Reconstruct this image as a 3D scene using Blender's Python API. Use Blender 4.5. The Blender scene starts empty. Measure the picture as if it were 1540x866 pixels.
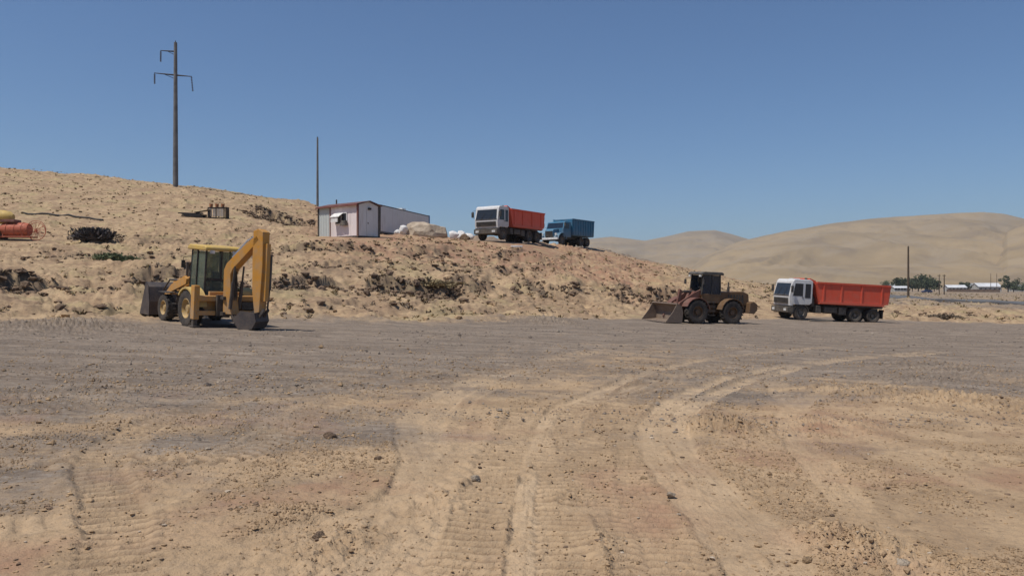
import bpy, math, random
import numpy as np
from mathutils import Vector, Matrix, Euler
random.seed(7)
S = bpy.context.scene
COL = S.collection
R = math.radians
# ------------------------------------------------------------ camera, world, sun
F = 1200.0            # focal length in photo pixels (photo 1540 x 866)
CX, CY = 770.0, 433.0
cam_d = bpy.data.cameras.new('camera'); cam = bpy.data.objects.new('camera', cam_d); COL.objects.link(cam)
cam_d.sensor_width = 36; cam_d.lens = 36*F/1540; cam_d.clip_start = .1; cam_d.clip_end = 30000
cam.location = (0, 0, 0); cam.rotation_euler = (R(90), 0, 0)
S.camera = cam
SUN_EL, SUN_AZ = 64.0, -122.0       # azimuth from +Y towards +X
world = bpy.data.worlds.new('World'); S.world = world; world.use_nodes = True
wn = world.node_tree; wn.nodes.clear()
sky = wn.nodes.new('ShaderNodeTexSky'); sky.sky_type = 'NISHITA'; sky.sun_disc = False
sky.sun_elevation = R(SUN_EL); sky.sun_rotation = R(SUN_AZ)
sky.altitude = 0; sky.air_density = 1.0; sky.dust_density = .0; sky.ozone_density = 10.0
bg = wn.nodes.new('ShaderNodeBackground'); bg.inputs['Strength'].default_value = .082
wo = wn.nodes.new('ShaderNodeOutputWorld')
wn.links.new(sky.outputs[0], bg.inputs[0]); wn.links.new(bg.outputs[0], wo.inputs[0])
sd = bpy.data.lights.new('sun', 'SUN'); sd.energy = 4.0; sd.angle = R(.53); sd.color = (1, .95, .87)
sun = bpy.data.objects.new('sun', sd); COL.objects.link(sun)
sv = Vector((math.sin(R(SUN_AZ))*math.cos(R(SUN_EL)), math.cos(R(SUN_AZ))*math.cos(R(SUN_EL)), math.sin(R(SUN_EL))))
sun.rotation_euler = sv.to_track_quat('Z', 'Y').to_euler(); sun.location = (-60, 40, 120)
S.view_settings.view_transform = 'Standard'; S.view_settings.look = 'None'
S.view_settings.exposure = .1; S.view_settings.gamma = 1
S.cycles.max_bounces = 6; S.cycles.volume_bounces = 0; S.cycles.transparent_max_bounces = 12

# ------------------------------------------------------------ noise
def _hash(ix, iy, seed):
    h = (ix.astype(np.int64)*374761393 + iy.astype(np.int64)*668265263 + seed*1442695041) & 0xffffffff
    h = ((h ^ (h >> 13))*1274126177) & 0xffffffff
    return ((h ^ (h >> 16)) & 0xffff)/65535.0
def vnoise(x, y, seed=0):
    ix = np.floor(x); iy = np.floor(y); fx = x-ix; fy = y-iy
    a = 2*math.pi
    def g(dx, dy):
        t = _hash(ix+dx, iy+dy, seed)*a
        return np.cos(t)*(fx-dx)+np.sin(t)*(fy-dy)
    ux = fx*fx*fx*(fx*(fx*6-15)+10); uy = fy*fy*fy*(fy*(fy*6-15)+10)
    n0 = g(0, 0)*(1-ux)+g(1, 0)*ux; n1 = g(0, 1)*(1-ux)+g(1, 1)*ux
    return (n0*(1-uy)+n1*uy)*1.5
def fbm(x, y, o=4, seed=0, gain=.5):
    s = 0; a = 1.0
    for i in range(o):
        s = s+a*vnoise(x, y, seed+i*17); x = x*2.03+13.1; y = y*2.03+7.7; a *= gain
    return s
def ss(a, b, x):
    t = np.clip((x-a)/(b-a), 0, 1); return t*t*(3-2*t)

# ------------------------------------------------------------ ground heights
PA, PB = -.0357, .0075            # the yard rises gently to the left
def plane(X, Y): return -2+PA*np.clip(X, -40, 40)+PB*np.clip(Y, -40, 64)
def hline(px): return CY-F*PB-PA*(px-CX)
# survey of the terrain: bearing column -> (distance, elevation as seen from the camera height)
KN = {
 -500: [(20,0),(24,470),(28,448),(32,430),(42,400),(60,350),(85,285),(120,232),(150,232),(260,300),(600,420),(1200,435)],
 -200: [(23,0),(27,470),(31,448),(34,430),(44,400),(60,354),(82,295),(115,243),(140,243),(240,300),(600,420),(1200,435)],
 0: [(25.5,0),(30,470),(34,450),(37,432),(45,403),(60,359),(80,302),(112,252),(135,252),(220,300),(600,420),(1200,435)],
 140: [(27,0),(31,472),(35,450),(38,430),(47,400),(62,357),(80,309),(108,265),(130,266),(220,310),(600,420),(1200,435)],
 264: [(29,0),(33,470),(36,449),(39,431),(50,396),(65,355),(76,322),(90,293),(106,278),(130,281),(220,330),(600,425),(1200,435)],
 380: [(31,0),(35,470),(38,450),(41,433),(50,398),(62,360),(76,331),(92,305),(108,294),(130,297),(220,350),(600,425),(1200,435)],
 470: [(32,0),(36,470),(39,452),(42,437),(50,404),(57,372),(62,360),(76,345),(92,320),(108,305),(130,309),(220,360),(600,425),(1200,435)],
 500: [(32.7,0),(37,470),(40,452),(43,437),(50,405),(57,371),(60,358.5),(66,355.5),(80,343),(95,327),(108,319),(130,324),(220,370),(600,426),(1200,435)],
 560: [(34,0),(38,469),(42,452),(45,437),(53,402),(59,370),(62,358),(67,355.5),(90,353.5),(105,354),(140,372),(220,400),(600,427),(1200,435)],
 640: [(35.5,0),(40,469),(44,452),(48,436),(56,401),(62,368),(65,359.5),(70,357.5),(90,355),(100,357),(140,380),(220,405),(600,428),(1200,435)],
 720: [(37,0),(42,469),(46,453),(50,438),(58,403),(64,370),(67,362.5),(75,361),(90,362),(105,366),(140,385),(220,408),(600,429),(1200,435)],
 790: [(38.5,0),(43,470),(48,453),(52,438),(61,404),(67,374),(70,364.5),(78,364),(95,366),(110,371),(150,392),(240,412),(600,430),(1200,435)],
 850: [(40,0),(45,470),(50,453),(55,437),(64,404),(72,381),(79,371.5),(90,369.5),(105,372),(120,378),(170,399),(260,416),(600,431),(1200,435)],
 900: [(42.5,0),(48,470),(52,456),(58,439),(67,412),(76,388),(84,378),(95,376),(115,382),(160,402),(260,418),(600,431),(1200,435)],
 1000: [(48,0),(52,473),(55,458),(60,440),(70,423),(85,405),(100,398.5),(120,400),(180,413),(300,425),(600,431),(1200,435)],
 1100: [(53,0),(58,472),(61,458),(67,443),(80,431),(100,422),(130,420),(180,424),(300,430),(600,433),(1200,435)],
 1160: [(54,0),(60,474),(66,460),(74,447),(95,437),(130,430),(200,430),(300,432),(600,434),(1200,435)],
 1250: [(62,0),(67,474),(76,464),(95,454),(130,446),(200,440),(400,436),(1200,435)],
 1340: [(63,0),(68,478),(76,469),(100,458),(150,448.5),(250,442),(500,438),(1200,435)],
 1440: [(64,0),(70,479),(79,470),(95,463),(150,452),(250,443.5),(500,438.5),(1200,435)],
 1540: [(65,0),(73,481),(85,473),(105,464),(150,455),(300,444),(500,439),(1200,435)],
 2000: [(65,0),(80,482),(105,468),(150,457),(300,445),(500,439),(1200,435)],
}
PXG = np.arange(-500, 2001, 20.0)
DG = np.exp(np.linspace(math.log(4), math.log(6000), 900))
def _tab():
    ks = sorted(KN); rows = []
    for k in ks:
        pts = KN[k]; d0 = pts[0][0]; xk = (k-CX)/F
        ds = [d for d, _ in pts]
        zs = [plane(xk*d0, d0)]+[(CY-p)/F*d for d, p in pts[1:]]
        z = np.interp(DG, ds, zs)
        dz = z-plane(xk*DG, DG); dz[DG <= d0] = 0
        rows.append(dz)
    rows = np.array(rows)
    T = np.array([np.interp(PXG, ks, rows[:, j]) for j in range(len(DG))]).T
    k = np.exp(-.5*(np.arange(-6, 7)/2.2)**2); k /= k.sum()
    T = np.apply_along_axis(lambda r: np.convolve(np.pad(r, 6, 'edge'), k, 'valid'), 1, T)
    k = np.exp(-.5*(np.arange(-2, 3)/.9)**2); k /= k.sum()
    T = np.apply_along_axis(lambda r: np.convolve(np.pad(r, 2, 'edge'), k, 'valid'), 0, T)
    return T
TAB = _tab()
KS = sorted(KN); D0 = [KN[k][0][0] for k in KS]
def polar(X, Y):
    th = np.arctan2(X, Y); r = np.hypot(X, Y)
    tc = np.clip(th, R(-46), R(46))
    return CX+F*np.tan(tc), r*np.cos(tc)
def bil(px, d):
    px = np.clip(px, PXG[0], PXG[-1]-.01)
    i = (px-PXG[0])/20.0; i0 = np.clip(np.floor(i).astype(int), 0, len(PXG)-2); fi = i-i0
    j = (np.log(np.maximum(d, 4.001))-math.log(4))/(math.log(6000)-math.log(4))*(len(DG)-1)
    j0 = np.clip(np.floor(j).astype(int), 0, len(DG)-2); fj = np.clip(j-j0, 0, 1)
    return (TAB[i0, j0]*(1-fi)+TAB[i0+1, j0]*fi)*(1-fj)+(TAB[i0, j0+1]*(1-fi)+TAB[i0+1, j0+1]*fi)*fj
def smooth_z(X, Y):
    X = np.asarray(X, float); Y = np.asarray(Y, float)
    px, d = polar(X, Y)
    return plane(X, Y)+bil(px, d)
def P(px, d): return ((px-CX)/F*d, d)
# flat pads where things stand: x, y, radius
PADS = []
for px, d, rr in [(330,29.5,3.2),(1056,46.8,4.4),(1248,58,4.8),(768,71.5,4.8),(858,86,4.6),(528,64,3.6),(600,79,5),(34,59,2.4),(308,75.5,2.6),(640,71.5,2),(692,76,2)]:
    x, y = P(px, d); PADS.append((x, y, rr))
# ledges: px range, (px,d) line, height, width, darkness
LEDGES = [
 ([(-300,33),(0,36.5),(90,37.5),(190,38.5)], 1.05, .5, 1.0),
 ([(190,39.5),(300,41),(420,42),(520,44.5),(640,47),(700,48.5)], 1.0, .55, 1.0),
 ([(560,46.5),(640,48),(740,51)], .5, .4, .8),
 ([(770,52),(860,56),(960,59)], .6, .45, .9),
 ([(930,56),(1000,57.5),(1040,59),(1085,62)], 1.25, .45, .7),
 ([(365,82),(420,80),(472,79)], 1.3, .6, 1.0),
 ([(-100,64),(60,63),(180,61),(330,60)], .35, .4, .7),
 ([(60,53),(240,52.5),(400,53)], .35, .35, .6),
 ([(400,55),(520,57.5),(640,59.5),(760,63),(880,74)], .5, .5, .8),
 ([(430,50),(560,53),(700,56),(820,62)], .35, .35, .7),
 ([(1050,66),(1110,70),(1180,76),(1250,84)], .45, .4, .7),
 ([(-300,29),(0,31),(160,32.5),(260,34)], .3, .3, .5),
 ([(400,36),(560,40),(700,42),(850,46)], .25, .3, .4),
 ([(1340,72),(1420,71),(1480,74),(1600,80)], .35, .3, .6),
]
def relief(X, Y):
    """small-scale relief; returns dz, dark mask, bank mask"""
    px, d = polar(X, Y)
    d0 = np.interp(px, KS, D0)
    w = fbm(X*.11, Y*.11, 3, 50)
    bank = ss(-.4, 3.5, d-d0+w*1.4)
    far = 1-ss(110, 260, d)
    flat = np.ones_like(X)
    for x, y, r in PADS:
        flat *= ss(r*.8, r*1.45, np.hypot(X-x, Y-y))
    wx = X+fbm(X*.3, Y*.3, 2, 3)*.9; wy = Y+fbm(X*.3, Y*.3, 2, 4)*.9
    n = fbm(wx*.16, wy*.16, 3, 1)*.5+fbm(wx*.55, wy*.55, 5, 2, .6)*.25
    rid = 1-np.abs(fbm(wx*.8, wy*.8, 3, 9)); n += (rid-.75)*.20
    gu = np.clip(1-np.abs(fbm(px*.022+fbm(X*.2, Y*.2, 2, 8)*.5, d*.05, 3, 14))*2.2, 0, 1); n -= gu**2*.10*(1-ss(60, 80, d))
    n += fbm(X*2.6, Y*2.6, 2, 21)*.09
    n *= .5+.5*ss(-.3, .5, fbm(X*.06, Y*.06, 2, 31)+.15)
    upper = ss(58, 80, d)*(1-ss(420, 500, px))
    n *= 1-.35*upper
    dz = n*bank*far*flat
    dark = np.zeros_like(X)
    for line, H, W, D in LEDGES:
        lp = [p[0] for p in line]; ld = [p[1] for p in line]
        ix = np.nonzero((px > lp[0]-30) & (px < lp[-1]+30) & (np.abs(d-np.interp(px, lp, ld)) < 2.5+W*7+H*2))[0]
        if not len(ix): continue
        x_, y_, p_, d_ = X[ix], Y[ix], px[ix], d[ix]
        H = H*.78; W = W*1.35
        dl = np.interp(p_, lp, ld)+fbm(x_*.35, y_*.12, 4, 70+int(lp[0]), .6)*1.6
        m = ss(lp[0]-30, lp[0]+30, p_)*(1-ss(lp[-1]-30, lp[-1]+30, p_))
        m = m*(.15+.85*ss(-.45, .15, fbm(x_*.25, y_*.12, 3, 90+int(lp[0]))))
        t = d_-dl
        st = ss(-W/2, W/2, t)-ss(-W*3, W*7, t)
        dz[ix] += st*H*m*flat[ix]
        bandn = fbm(x_*1.1, y_*1.1, 3, 130+int(lp[0]))
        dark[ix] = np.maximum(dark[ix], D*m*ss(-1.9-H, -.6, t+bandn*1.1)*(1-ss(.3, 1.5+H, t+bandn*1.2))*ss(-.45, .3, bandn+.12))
    return dz, dark*flat, bank, flat, px, d
def ground_z(x, y):
    X = np.array([float(x)]); Y = np.array([float(y)])
    return float(smooth_z(X, Y)[0]+relief(X, Y)[0][0])

# tyre tracks: photographed wheel ruts surveyed onto the yard plane
def G(px, py):
    d = 2400/(py-hline(px)); return ((px-CX)/F*d, d)
def spline(pts, step=.12):
    out = []; n = len(pts)
    for i in range(n-1):
        p0 = pts[max(i-1, 0)]; p1 = pts[i]; p2 = pts[i+1]; p3 = pts[min(i+2, n-1)]
        L = math.dist(p1, p2); k = max(2, int(L/step))
        for j in range(k):
            t = j/k; q = []
            for a in (0, 1):
                q.append(.5*((2*p1[a])+(-p0[a]+p2[a])*t+(2*p0[a]-5*p1[a]+4*p2[a]-p3[a])*t*t+(-p0[a]+3*p1[a]-3*p2[a]+p3[a])*t**3))
            out.append(q)
    out.append(list(pts[-1])); return np.array(out)
TRACKS = [ # pixel polyline, half width, rut depth, tread amplitude, tread pitch, chevron
 ([(1150,900),(1085,800),(1025,735),(990,690),(978,650),(1000,612),(1050,585),(1130,560),(1230,543),(1400,528)], .20,.045,.0,.2,0),
 ([(1225,900),(1150,800),(1080,735),(1035,690),(1018,650),(1040,612),(1095,585),(1170,560),(1260,543),(1420,530)], .20,.04,.0,.2,0),
 ([(1030,900),(1000,800),(965,740),(955,690),(948,650),(955,620)], .24,.022,.020,.145,0),
 ([(790,900),(795,800),(800,730),(806,690),(816,650),(842,615),(910,585),(990,556),(1090,536),(1250,522)], .17,.045,.006,.15,1),
 ([(965,900),(930,800),(900,740),(868,690),(850,650),(866,615),(930,590),(1030,560),(1130,540)], .18,.035,.012,.15,1),
 ([(690,900),(715,800),(738,730),(752,690),(775,650),(790,620)], .26,.025,.022,.15,0),
 ([(570,900),(620,820),(650,750),(660,700),(645,655),(662,615),(715,580),(800,550),(900,530)], .20,.028,.008,.15,1),
 ([(480,900),(570,815),(612,745),(628,700),(612,655),(630,615),(690,580),(770,552),(860,532)], .19,.022,.0,.15,1),
 ([(150,905),(330,845),(480,800),(600,760),(690,700),(740,650)], .28,.020,.010,.30,1),
 ([(260,930),(420,860),(560,812),(680,762),(780,700)], .22,.022,.010,.26,1),
 ([(-60,800),(60,790),(180,770),(300,720),(400,660),(470,620),(560,590)], .26,.014,.010,.22,0),
 ([(100,700),(220,690),(330,690),(420,650),(520,600),(640,575),(800,552)], .26,.014,.013,.20,1),
 ([(160,900),(172,800),(165,740),(150,700),(180,660),(260,625),(420,590),(620,565),(800,548)], .24,.028,.014,.16,0),
 ([(120,545),(300,535),(480,528),(700,520),(900,517)], .28,.03,0,.2,0),
 ([(-50,562),(120,556),(330,549),(600,540),(820,530),(1000,520)], .28,.035,0,.2,0),
 ([(-60,625),(160,610),(380,590),(560,585),(760,580),(900,560)], .25,.025,.01,.2,0),
 ([(-60,600),(140,590),(340,572),(560,560),(740,556)], .25,.028,.01,.2,0),
 ([(-60,520),(200,511),(500,506),(800,503),(1100,500)], .3,.03,0,.2,0),
 ([(1400,900),(1300,780),(1230,700),(1190,650),(1200,610),(1280,580),(1400,558)], .22,.012,.010,.16,0),
 ([(1600,700),(1500,690),(1380,680),(1250,640),(1180,600),(1160,570)], .22,.010,.010,.16,1),
 ([(860,900),(850,800),(838,720),(826,680)], .22,.030,.018,.15,0),
 ([(880,760),(885,720),(890,680),(900,640),(930,610)], .22,.02,.016,.15,0),
]
HEAPS = [(G(1085,645),.7,.12),(G(1240,640),.9,.08),(G(1260,815),.45,.07),(G(1330,848),.55,.08),(G(1440,560),2.4,.12),(G(1460,605),1.6,.10),(G(1270,590),1.8,.07),(G(1380,575),1.2,.08),(G(1000,725),.5,.04),(G(900,820),.25,.05),(G(820,487),2.2,.22),(G(100,491),3.5,.2),(G(660,760),.5,.05),(G(480,830),.5,.05)]
def yard_relief(X, Y, d):
    yn = fbm(X*.25, Y*.25, 2, 400)*.03+fbm(X*1.1, Y*1.1, 3, 401)*.012+fbm(X*5, Y*5, 3, 402)*.006
    churn = ss(.0, .45, fbm(X*.5, Y*.5, 4, 410, .6)+.08)
    nb = 1-ss(9, 16, d)
    yn += churn*(np.maximum(fbm(X*11, Y*11, 3, 403, .7), 0)*.020)+fbm(X*17, Y*17, 2, 404)*.004*nb
    yn += fbm(X*.5, Y*4.5, 3, 405)*.010*ss(7, 12, d)
    for (hx, hy), rr, hh in HEAPS:
        q = np.hypot(X-hx, (Y-hy)*.8)/rr; ix = np.nonzero(q < 2.2)[0]
        yn[ix] += hh*np.exp(-q[ix]**2*1.5)*(.8+1.1*np.abs(fbm(X[ix]*6, Y[ix]*6, 3, 440, .65)))
    return yn
TRACKS = [t_+(w_,) for t_, w_ in zip(TRACKS, [1.5, 1.5, .8, 1.4, .8, .6, 1.1, .9, .6, .5, .45, .3, .3]+[.5]*20)]
_r = random.Random(3); OLD = []
for k_ in (0, 2, 3, 4, 5, 6, 9, 10, 12):
    for _ in range(2):
        pts_, hw_ = TRACKS[k_][:2]; o1 = _r.uniform(-55, 55); o2 = _r.uniform(-30, 30)
        OLD.append(([(a_+o1+(o2-o1)*i_/len(pts_), b_) for i_, (a_, b_) in enumerate(pts_)], _r.uniform(.16, .26), .008, _r.choice([.0, .009, .012]), .15, _r.choice([0, 1]), .4))
_lad = [2, 5, 20, 21]
TRACKS = OLD+[t_ for i_, t_ in enumerate(TRACKS) if i_ not in _lad+[0, 1]]+[TRACKS[i_] for i_ in _lad+[0, 1] if i_ < len(TRACKS)]
def track_field(X, Y):
    dz = np.zeros_like(X); tm = np.zeros_like(X); gr = np.zeros_like(X)
    for ti, (pts, hw, dep, amp, pitch, chev, cw) in enumerate(TRACKS):
        L = spline([G(*p) for p in pts], .25)
        best = np.full(X.shape, 9.0); lat = np.full(X.shape, 9.0); al = np.zeros_like(X)
        acc = 0
        for i in range(len(L)-1):
            a = L[i]; b = L[i+1]; ln = math.dist(a, b)
            if ln < 1e-6: continue
            m = (np.abs(X-(a[0]+b[0])/2) < ln/2+.9) & (np.abs(Y-(a[1]+b[1])/2) < ln/2+.9)
            idx = np.nonzero(m)[0]
            if len(idx):
                dx, dy = (b-a)/ln; rx = X[idx]-a[0]; ry = Y[idx]-a[1]
                t = np.clip(rx*dx+ry*dy, 0, ln); ex = rx-t*dx; ey = ry-t*dy
                D = np.hypot(ex, ey); sg = np.where(rx*dy-ry*dx > 0, 1, -1)
                u = D < best[idx]; k = idx[u]
                best[k] = D[u]; lat[k] = (D*sg)[u]; al[k] = acc+t[u]
            acc += ln
        K = np.nonzero(best < hw*2+.08)[0]
        if not len(K): continue
        x_, y_, bs, la, al_ = X[K], Y[K], best[K], lat[K], al[K]
        ab = bs+fbm(x_*1.3, y_*1.3, 2, 200)*.05
        ins = 1-ss(hw*.75, hw*1.12, ab)
        berm = ss(hw*.85, hw*1.2, ab)*(1-ss(hw*1.25, hw*2.0, ab))
        fade = .45+.55*ss(-.4, .2, fbm(x_*.35, y_*.35, 2, 210))
        ph = al_/pitch+(np.abs(la)*3.2 if chev else fbm(x_*2, y_*2, 1, 5)*.25)
        tr = np.sin(ph*2*math.pi); tr = np.sign(tr)*np.abs(tr)**.6*(1+.35*fbm(x_*4, y_*4, 2, 15))
        near = 1-ss(12, 24, y_)
        stk = fbm(la*16, al_*.45, 3, 33)
        k1 = 1-ins*.85
        dz[K] = dz[K]*k1+fade*(-.8*dep*ins+dep*.45*berm*(1+fbm(x_*6, y_*6, 3, 12)*.8)+.004*stk*ins)+(.6+.4*fade)*amp*1.1*tr*ins*(.4+.6*near)
        nt_ = cw*ins*fade*np.clip(.75+.35*stk, 0, 1)*(.2 if hw >= .25 and dep >= .025 and amp <= .01 else 1)*(1-(.5 if cw > 1 else .75)*ss(11, 24, y_))
        tm[K] = tm[K]*k1+nt_*(1-.5*tm[K]*k1)
        gr[K] = gr[K]*k1+(ins*(.5+.5*fade)*np.clip(-tr*1.2-.1, 0, 1)*near if amp > .01 else 0)  # mask for the shade painted into the tread grooves
    return dz, np.clip(tm, 0, 1.2), np.clip(gr, 0, 1)

# ------------------------------------------------------------ materials
class NT:
    def __init__(s, name):
        s.m = bpy.data.materials.new(name); s.m.use_nodes = True; s.t = s.m.node_tree
        s.t.nodes.clear(); s.o = s.t.nodes.new('ShaderNodeOutputMaterial')
        s.b = s.t.nodes.new('ShaderNodeBsdfPrincipled'); s.t.links.new(s.b.outputs[0], s.o.inputs[0])
        s.pos = s.t.nodes.new('ShaderNodeNewGeometry').outputs['Position']
        s.tc = s.t.nodes.new('ShaderNodeTexCoord').outputs['Object']
    def L(s, a, b): s.t.links.new(a, b)
    def noise(s, scale, det=4, vec=None, st=None, rough=.55):
        n = s.t.nodes.new('ShaderNodeTexNoise'); n.inputs['Scale'].default_value = scale; n.inputs['Detail'].default_value = det
        n.inputs['Roughness'].default_value = rough
        v = vec or s.pos
        if st:
            mp = s.t.nodes.new('ShaderNodeMapping'); mp.inputs['Scale'].default_value = st; s.L(v, mp.inputs[0]); v = mp.outputs[0]
        s.L(v, n.inputs['Vector']); return n.outputs['Fac']
    def vor(s, scale, vec=None, feat='F1'):
        n = s.t.nodes.new('ShaderNodeTexVoronoi'); n.feature = feat; n.inputs['Scale'].default_value = scale; s.L(vec or s.pos, n.inputs['Vector'])
        return n.outputs['Distance']
    def ramp(s, x, a, b, lo=0., hi=1.):
        n = s.t.nodes.new('ShaderNodeMapRange'); n.interpolation_type = 'SMOOTHSTEP'
        n.inputs[1].default_value = a; n.inputs[2].default_value = b; n.inputs[3].default_value = lo; n.inputs[4].default_value = hi
        s.L(x, n.inputs[0]); return n.outputs[0]
    def math(s, op, a, b):
        n = s.t.nodes.new('ShaderNodeMath'); n.operation = op
        for i, v in enumerate((a, b)):
            if isinstance(v, (int, float)): n.inputs[i].default_value = v
            else: s.L(v, n.inputs[i])
        return n.outputs[0]
    def attr(s, nm):
        n = s.t.nodes.new('ShaderNodeAttribute'); n.attribute_name = nm; return n.outputs['Fac']
    def mix(s, f, a, b, mode='MIX'):
        n = s.t.nodes.new('ShaderNodeMix'); n.data_type = 'RGBA'; n.blend_type = mode
        for i, v in ((0, f), (6, a), (7, b)):
            if isinstance(v, (int, float)): n.inputs[i].default_value = v
            elif isinstance(v, tuple): n.inputs[i].default_value = (*v, 1)
            else: s.L(v, n.inputs[i])
        return n.outputs[2]
    def color(s, c):
        if isinstance(c, tuple): s.b.inputs['Base Color'].default_value = (*c, 1)
        else: s.L(c, s.b.inputs['Base Color'])
    def bump(s, h, strength=.5, dist=.05, prev=None):
        n = s.t.nodes.new('ShaderNodeBump'); n.inputs['Strength'].default_value = strength; n.inputs['Distance'].default_value = dist
        s.L(h, n.inputs['Height'])
        if prev is not None: s.L(prev, n.inputs['Normal'])
        return n.outputs[0]
    def fin(s, rough=.9, spec=.2, nrm=None):
        s.b.inputs['Roughness'].default_value = rough; s.b.inputs['Specular IOR Level'].default_value = spec
        if nrm is not None: s.L(nrm, s.b.inputs['Normal'])
        return s.m

def painted(name, col, dust=(.33, .27, .20), amt=.35, rough=.5, metal=0, sc=3., rust=None):
    t = NT(name)
    n1 = t.noise(sc, 5, t.tc); n2 = t.noise(sc*7, 3, t.tc)
    c = t.mix(t.ramp(n1, .35, .75, 0, amt), col, dust)
    c = t.mix(t.ramp(n2, .45, .8, 0, amt*.8), c, dust)
    c = t.mix(t.ramp(t.noise(sc*1.7, 4, t.tc, (1, 1, .25)), .5, .8, 0, .3), c, tuple(v*.55 for v in col))
    sx = t.t.nodes.new('ShaderNodeSeparateXYZ'); t.L(t.tc, sx.inputs[0])
    c = t.mix(t.math('MULTIPLY', t.ramp(sx.outputs[2], .3, 2.0, .28 if (max(col) < .13 or amt < .13) else .6, 0), t.ramp(n2, .25, .65)), c, dust)
    if rust: c = t.mix(t.ramp(t.noise(sc*2.3, 6, t.tc), .56, .66, 0, .85), c, rust)
    t.color(c); t.b.inputs['Metallic'].default_value = metal
    t.L(t.ramp(n1, .3, .8, rough, min(1, rough+.35)), t.b.inputs['Roughness'])
    t.b.inputs['Specular IOR Level'].default_value = .35
    t.L(t.bump(n2, .15, .01), t.b.inputs['Normal'])
    return t.m
def plain(name, col, rough=.8, metal=0, sc=4., var=.35):
    t = NT(name); n = t.noise(sc, 4, t.tc)
    t.color(t.mix(t.ramp(n, .3, .75), tuple(v*(1+var*.4) for v in col), tuple(v*(1-var) for v in col)))
    t.b.inputs['Metallic'].default_value = metal
    return t.fin(rough, .3, t.bump(t.noise(sc*6, 3, t.tc), .2, .01))
M = {}
M['white'] = painted('white_cab_paint', (.62, .62, .62), amt=.28)
M['red'] = painted('orange_red_paint', (.66, .085, .04), amt=.14, rough=.45)
M['blue'] = painted('blue_truck_paint', (.02, .15, .27), amt=.22, rough=.5)
M['yellow'] = painted('yellow_machine_paint', (.58, .26, .03), amt=.48)
M['loader'] = painted('dusty_brown_machine_paint', (.15, .08, .032), dust=(.12, .09, .07), amt=.5)
M['loader_red'] = painted('rust_red_machine_paint', (.16, .06, .04), dust=(.17, .12, .095), amt=.5)
M['steel'] = painted('worn_dark_steel', (.07, .06, .055), dust=(.20, .16, .125), amt=.5, metal=.3)
M['black'] = painted('black_plastic', (.022, .022, .024), amt=.25, rough=.6)
M['rubber'] = painted('dusty_tyre_rubber', (.022, .021, .021), dust=(.15, .12, .095), amt=.45, rough=.85)
M['chrome'] = painted('hydraulic_rod_steel', (.55, .55, .55), amt=.3, rough=.25, metal=.9)
M['grey'] = painted('grey_wheel_paint', (.07, .067, .065), amt=.3)
M['yellow_rim'] = painted('yellow_rim_paint', (.50, .30, .06), amt=.5)
M['lamp'] = plain('lamp_glass', (.6, .6, .58), .15)
M['orange_lamp'] = plain('orange_lamp_glass', (.7, .2, .03), .3)
M['navy'] = plain('navy_blue_cloth', (.03, .045, .12), .8)
M['concrete'] = plain('pole_concrete', (.16, .155, .15), .9, sc=1.2)
M['wood'] = plain('weathered_wood', (.09, .065, .045), .9, sc=2)
M['plank_pale'] = plain('pale_weathered_board', (.38, .33, .28), .9)
M['iron'] = plain('dark_iron', (.045, .04, .038), .7)
M['ceramic'] = plain('dark_insulator_glaze', (.06, .05, .05), .3)
M['rust'] = painted('rusty_red_iron', (.46, .085, .035), amt=.12, rust=(.20, .06, .03))
M['palewhite'] = plain('white_plastic_sheet', (.72, .70, .67), .6, sc=6, var=.25)
M['redtrim'] = painted('dark_red_trim', (.17, .045, .04), amt=.3)
M['bluetrim'] = painted('blue_container_end', (.06, .12, .28), amt=.2)
M['roofing'] = painted('brown_red_roof_sheet', (.13, .05, .045), amt=.3)
def glass(name, tint, dark, mixf):
    m = bpy.data.materials.new(name); m.use_nodes = True; t = m.node_tree; t.nodes.clear()
    o = t.nodes.new('ShaderNodeOutputMaterial'); tr = t.nodes.new('ShaderNodeBsdfTransparent'); tr.inputs[0].default_value = (*tint, 1)
    p = t.nodes.new('ShaderNodeBsdfPrincipled'); p.inputs['Base Color'].default_value = (*dark, 1); p.inputs['Roughness'].default_value = .08
    n = t.nodes.new('ShaderNodeTexNoise'); n.inputs['Scale'].default_value = 3; mr = t.nodes.new('ShaderNodeMapRange')
    mr.inputs[3].default_value = mixf-.12; mr.inputs[4].default_value = min(1, mixf+.15)
    t.links.new(n.outputs[0], mr.inputs[0])
    mx = t.nodes.new('ShaderNodeMixShader'); t.links.new(mr.outputs[0], mx.inputs[0]); t.links.new(tr.outputs[0], mx.inputs[1]); t.links.new(p.outputs[0], mx.inputs[2]); t.links.new(mx.outputs[0], o.inputs[0])
    return m
M['glass'] = glass('dark_truck_glass', (.3, .33, .35), (.03, .035, .045), .75)
M['cabglass'] = glass('dusty_green_cab_glass', (.80, .86, .80), (.16, .20, .175), .36)
M['blueglass'] = glass('blue_grey_cab_glass', (.3, .34, .4), (.025, .04, .065), .7)
# prefab walls
def panel_mat(name, col):
    t = NT(name); n = t.noise(.9, 4, t.tc); n2 = t.noise(3, 5, t.tc, (1, 1, .15))
    c = t.mix(t.ramp(n, .35, .7, 0, .25), col, tuple(v*.7 for v in col))
    c = t.mix(t.ramp(n2, .5, .8, 0, .35), c, (.36, .30, .24)); t.color(c)
    return t.fin(.6, .3)
M['panel_grey'] = panel_mat('grey_sheet_wall', (.68, .68, .66))
M['panel_pink'] = panel_mat('pinkish_white_sheet_wall', (.76, .67, .65))
M['panel_pale'] = panel_mat('pale_green_grey_sheet_wall', (.52, .55, .53))

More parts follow.
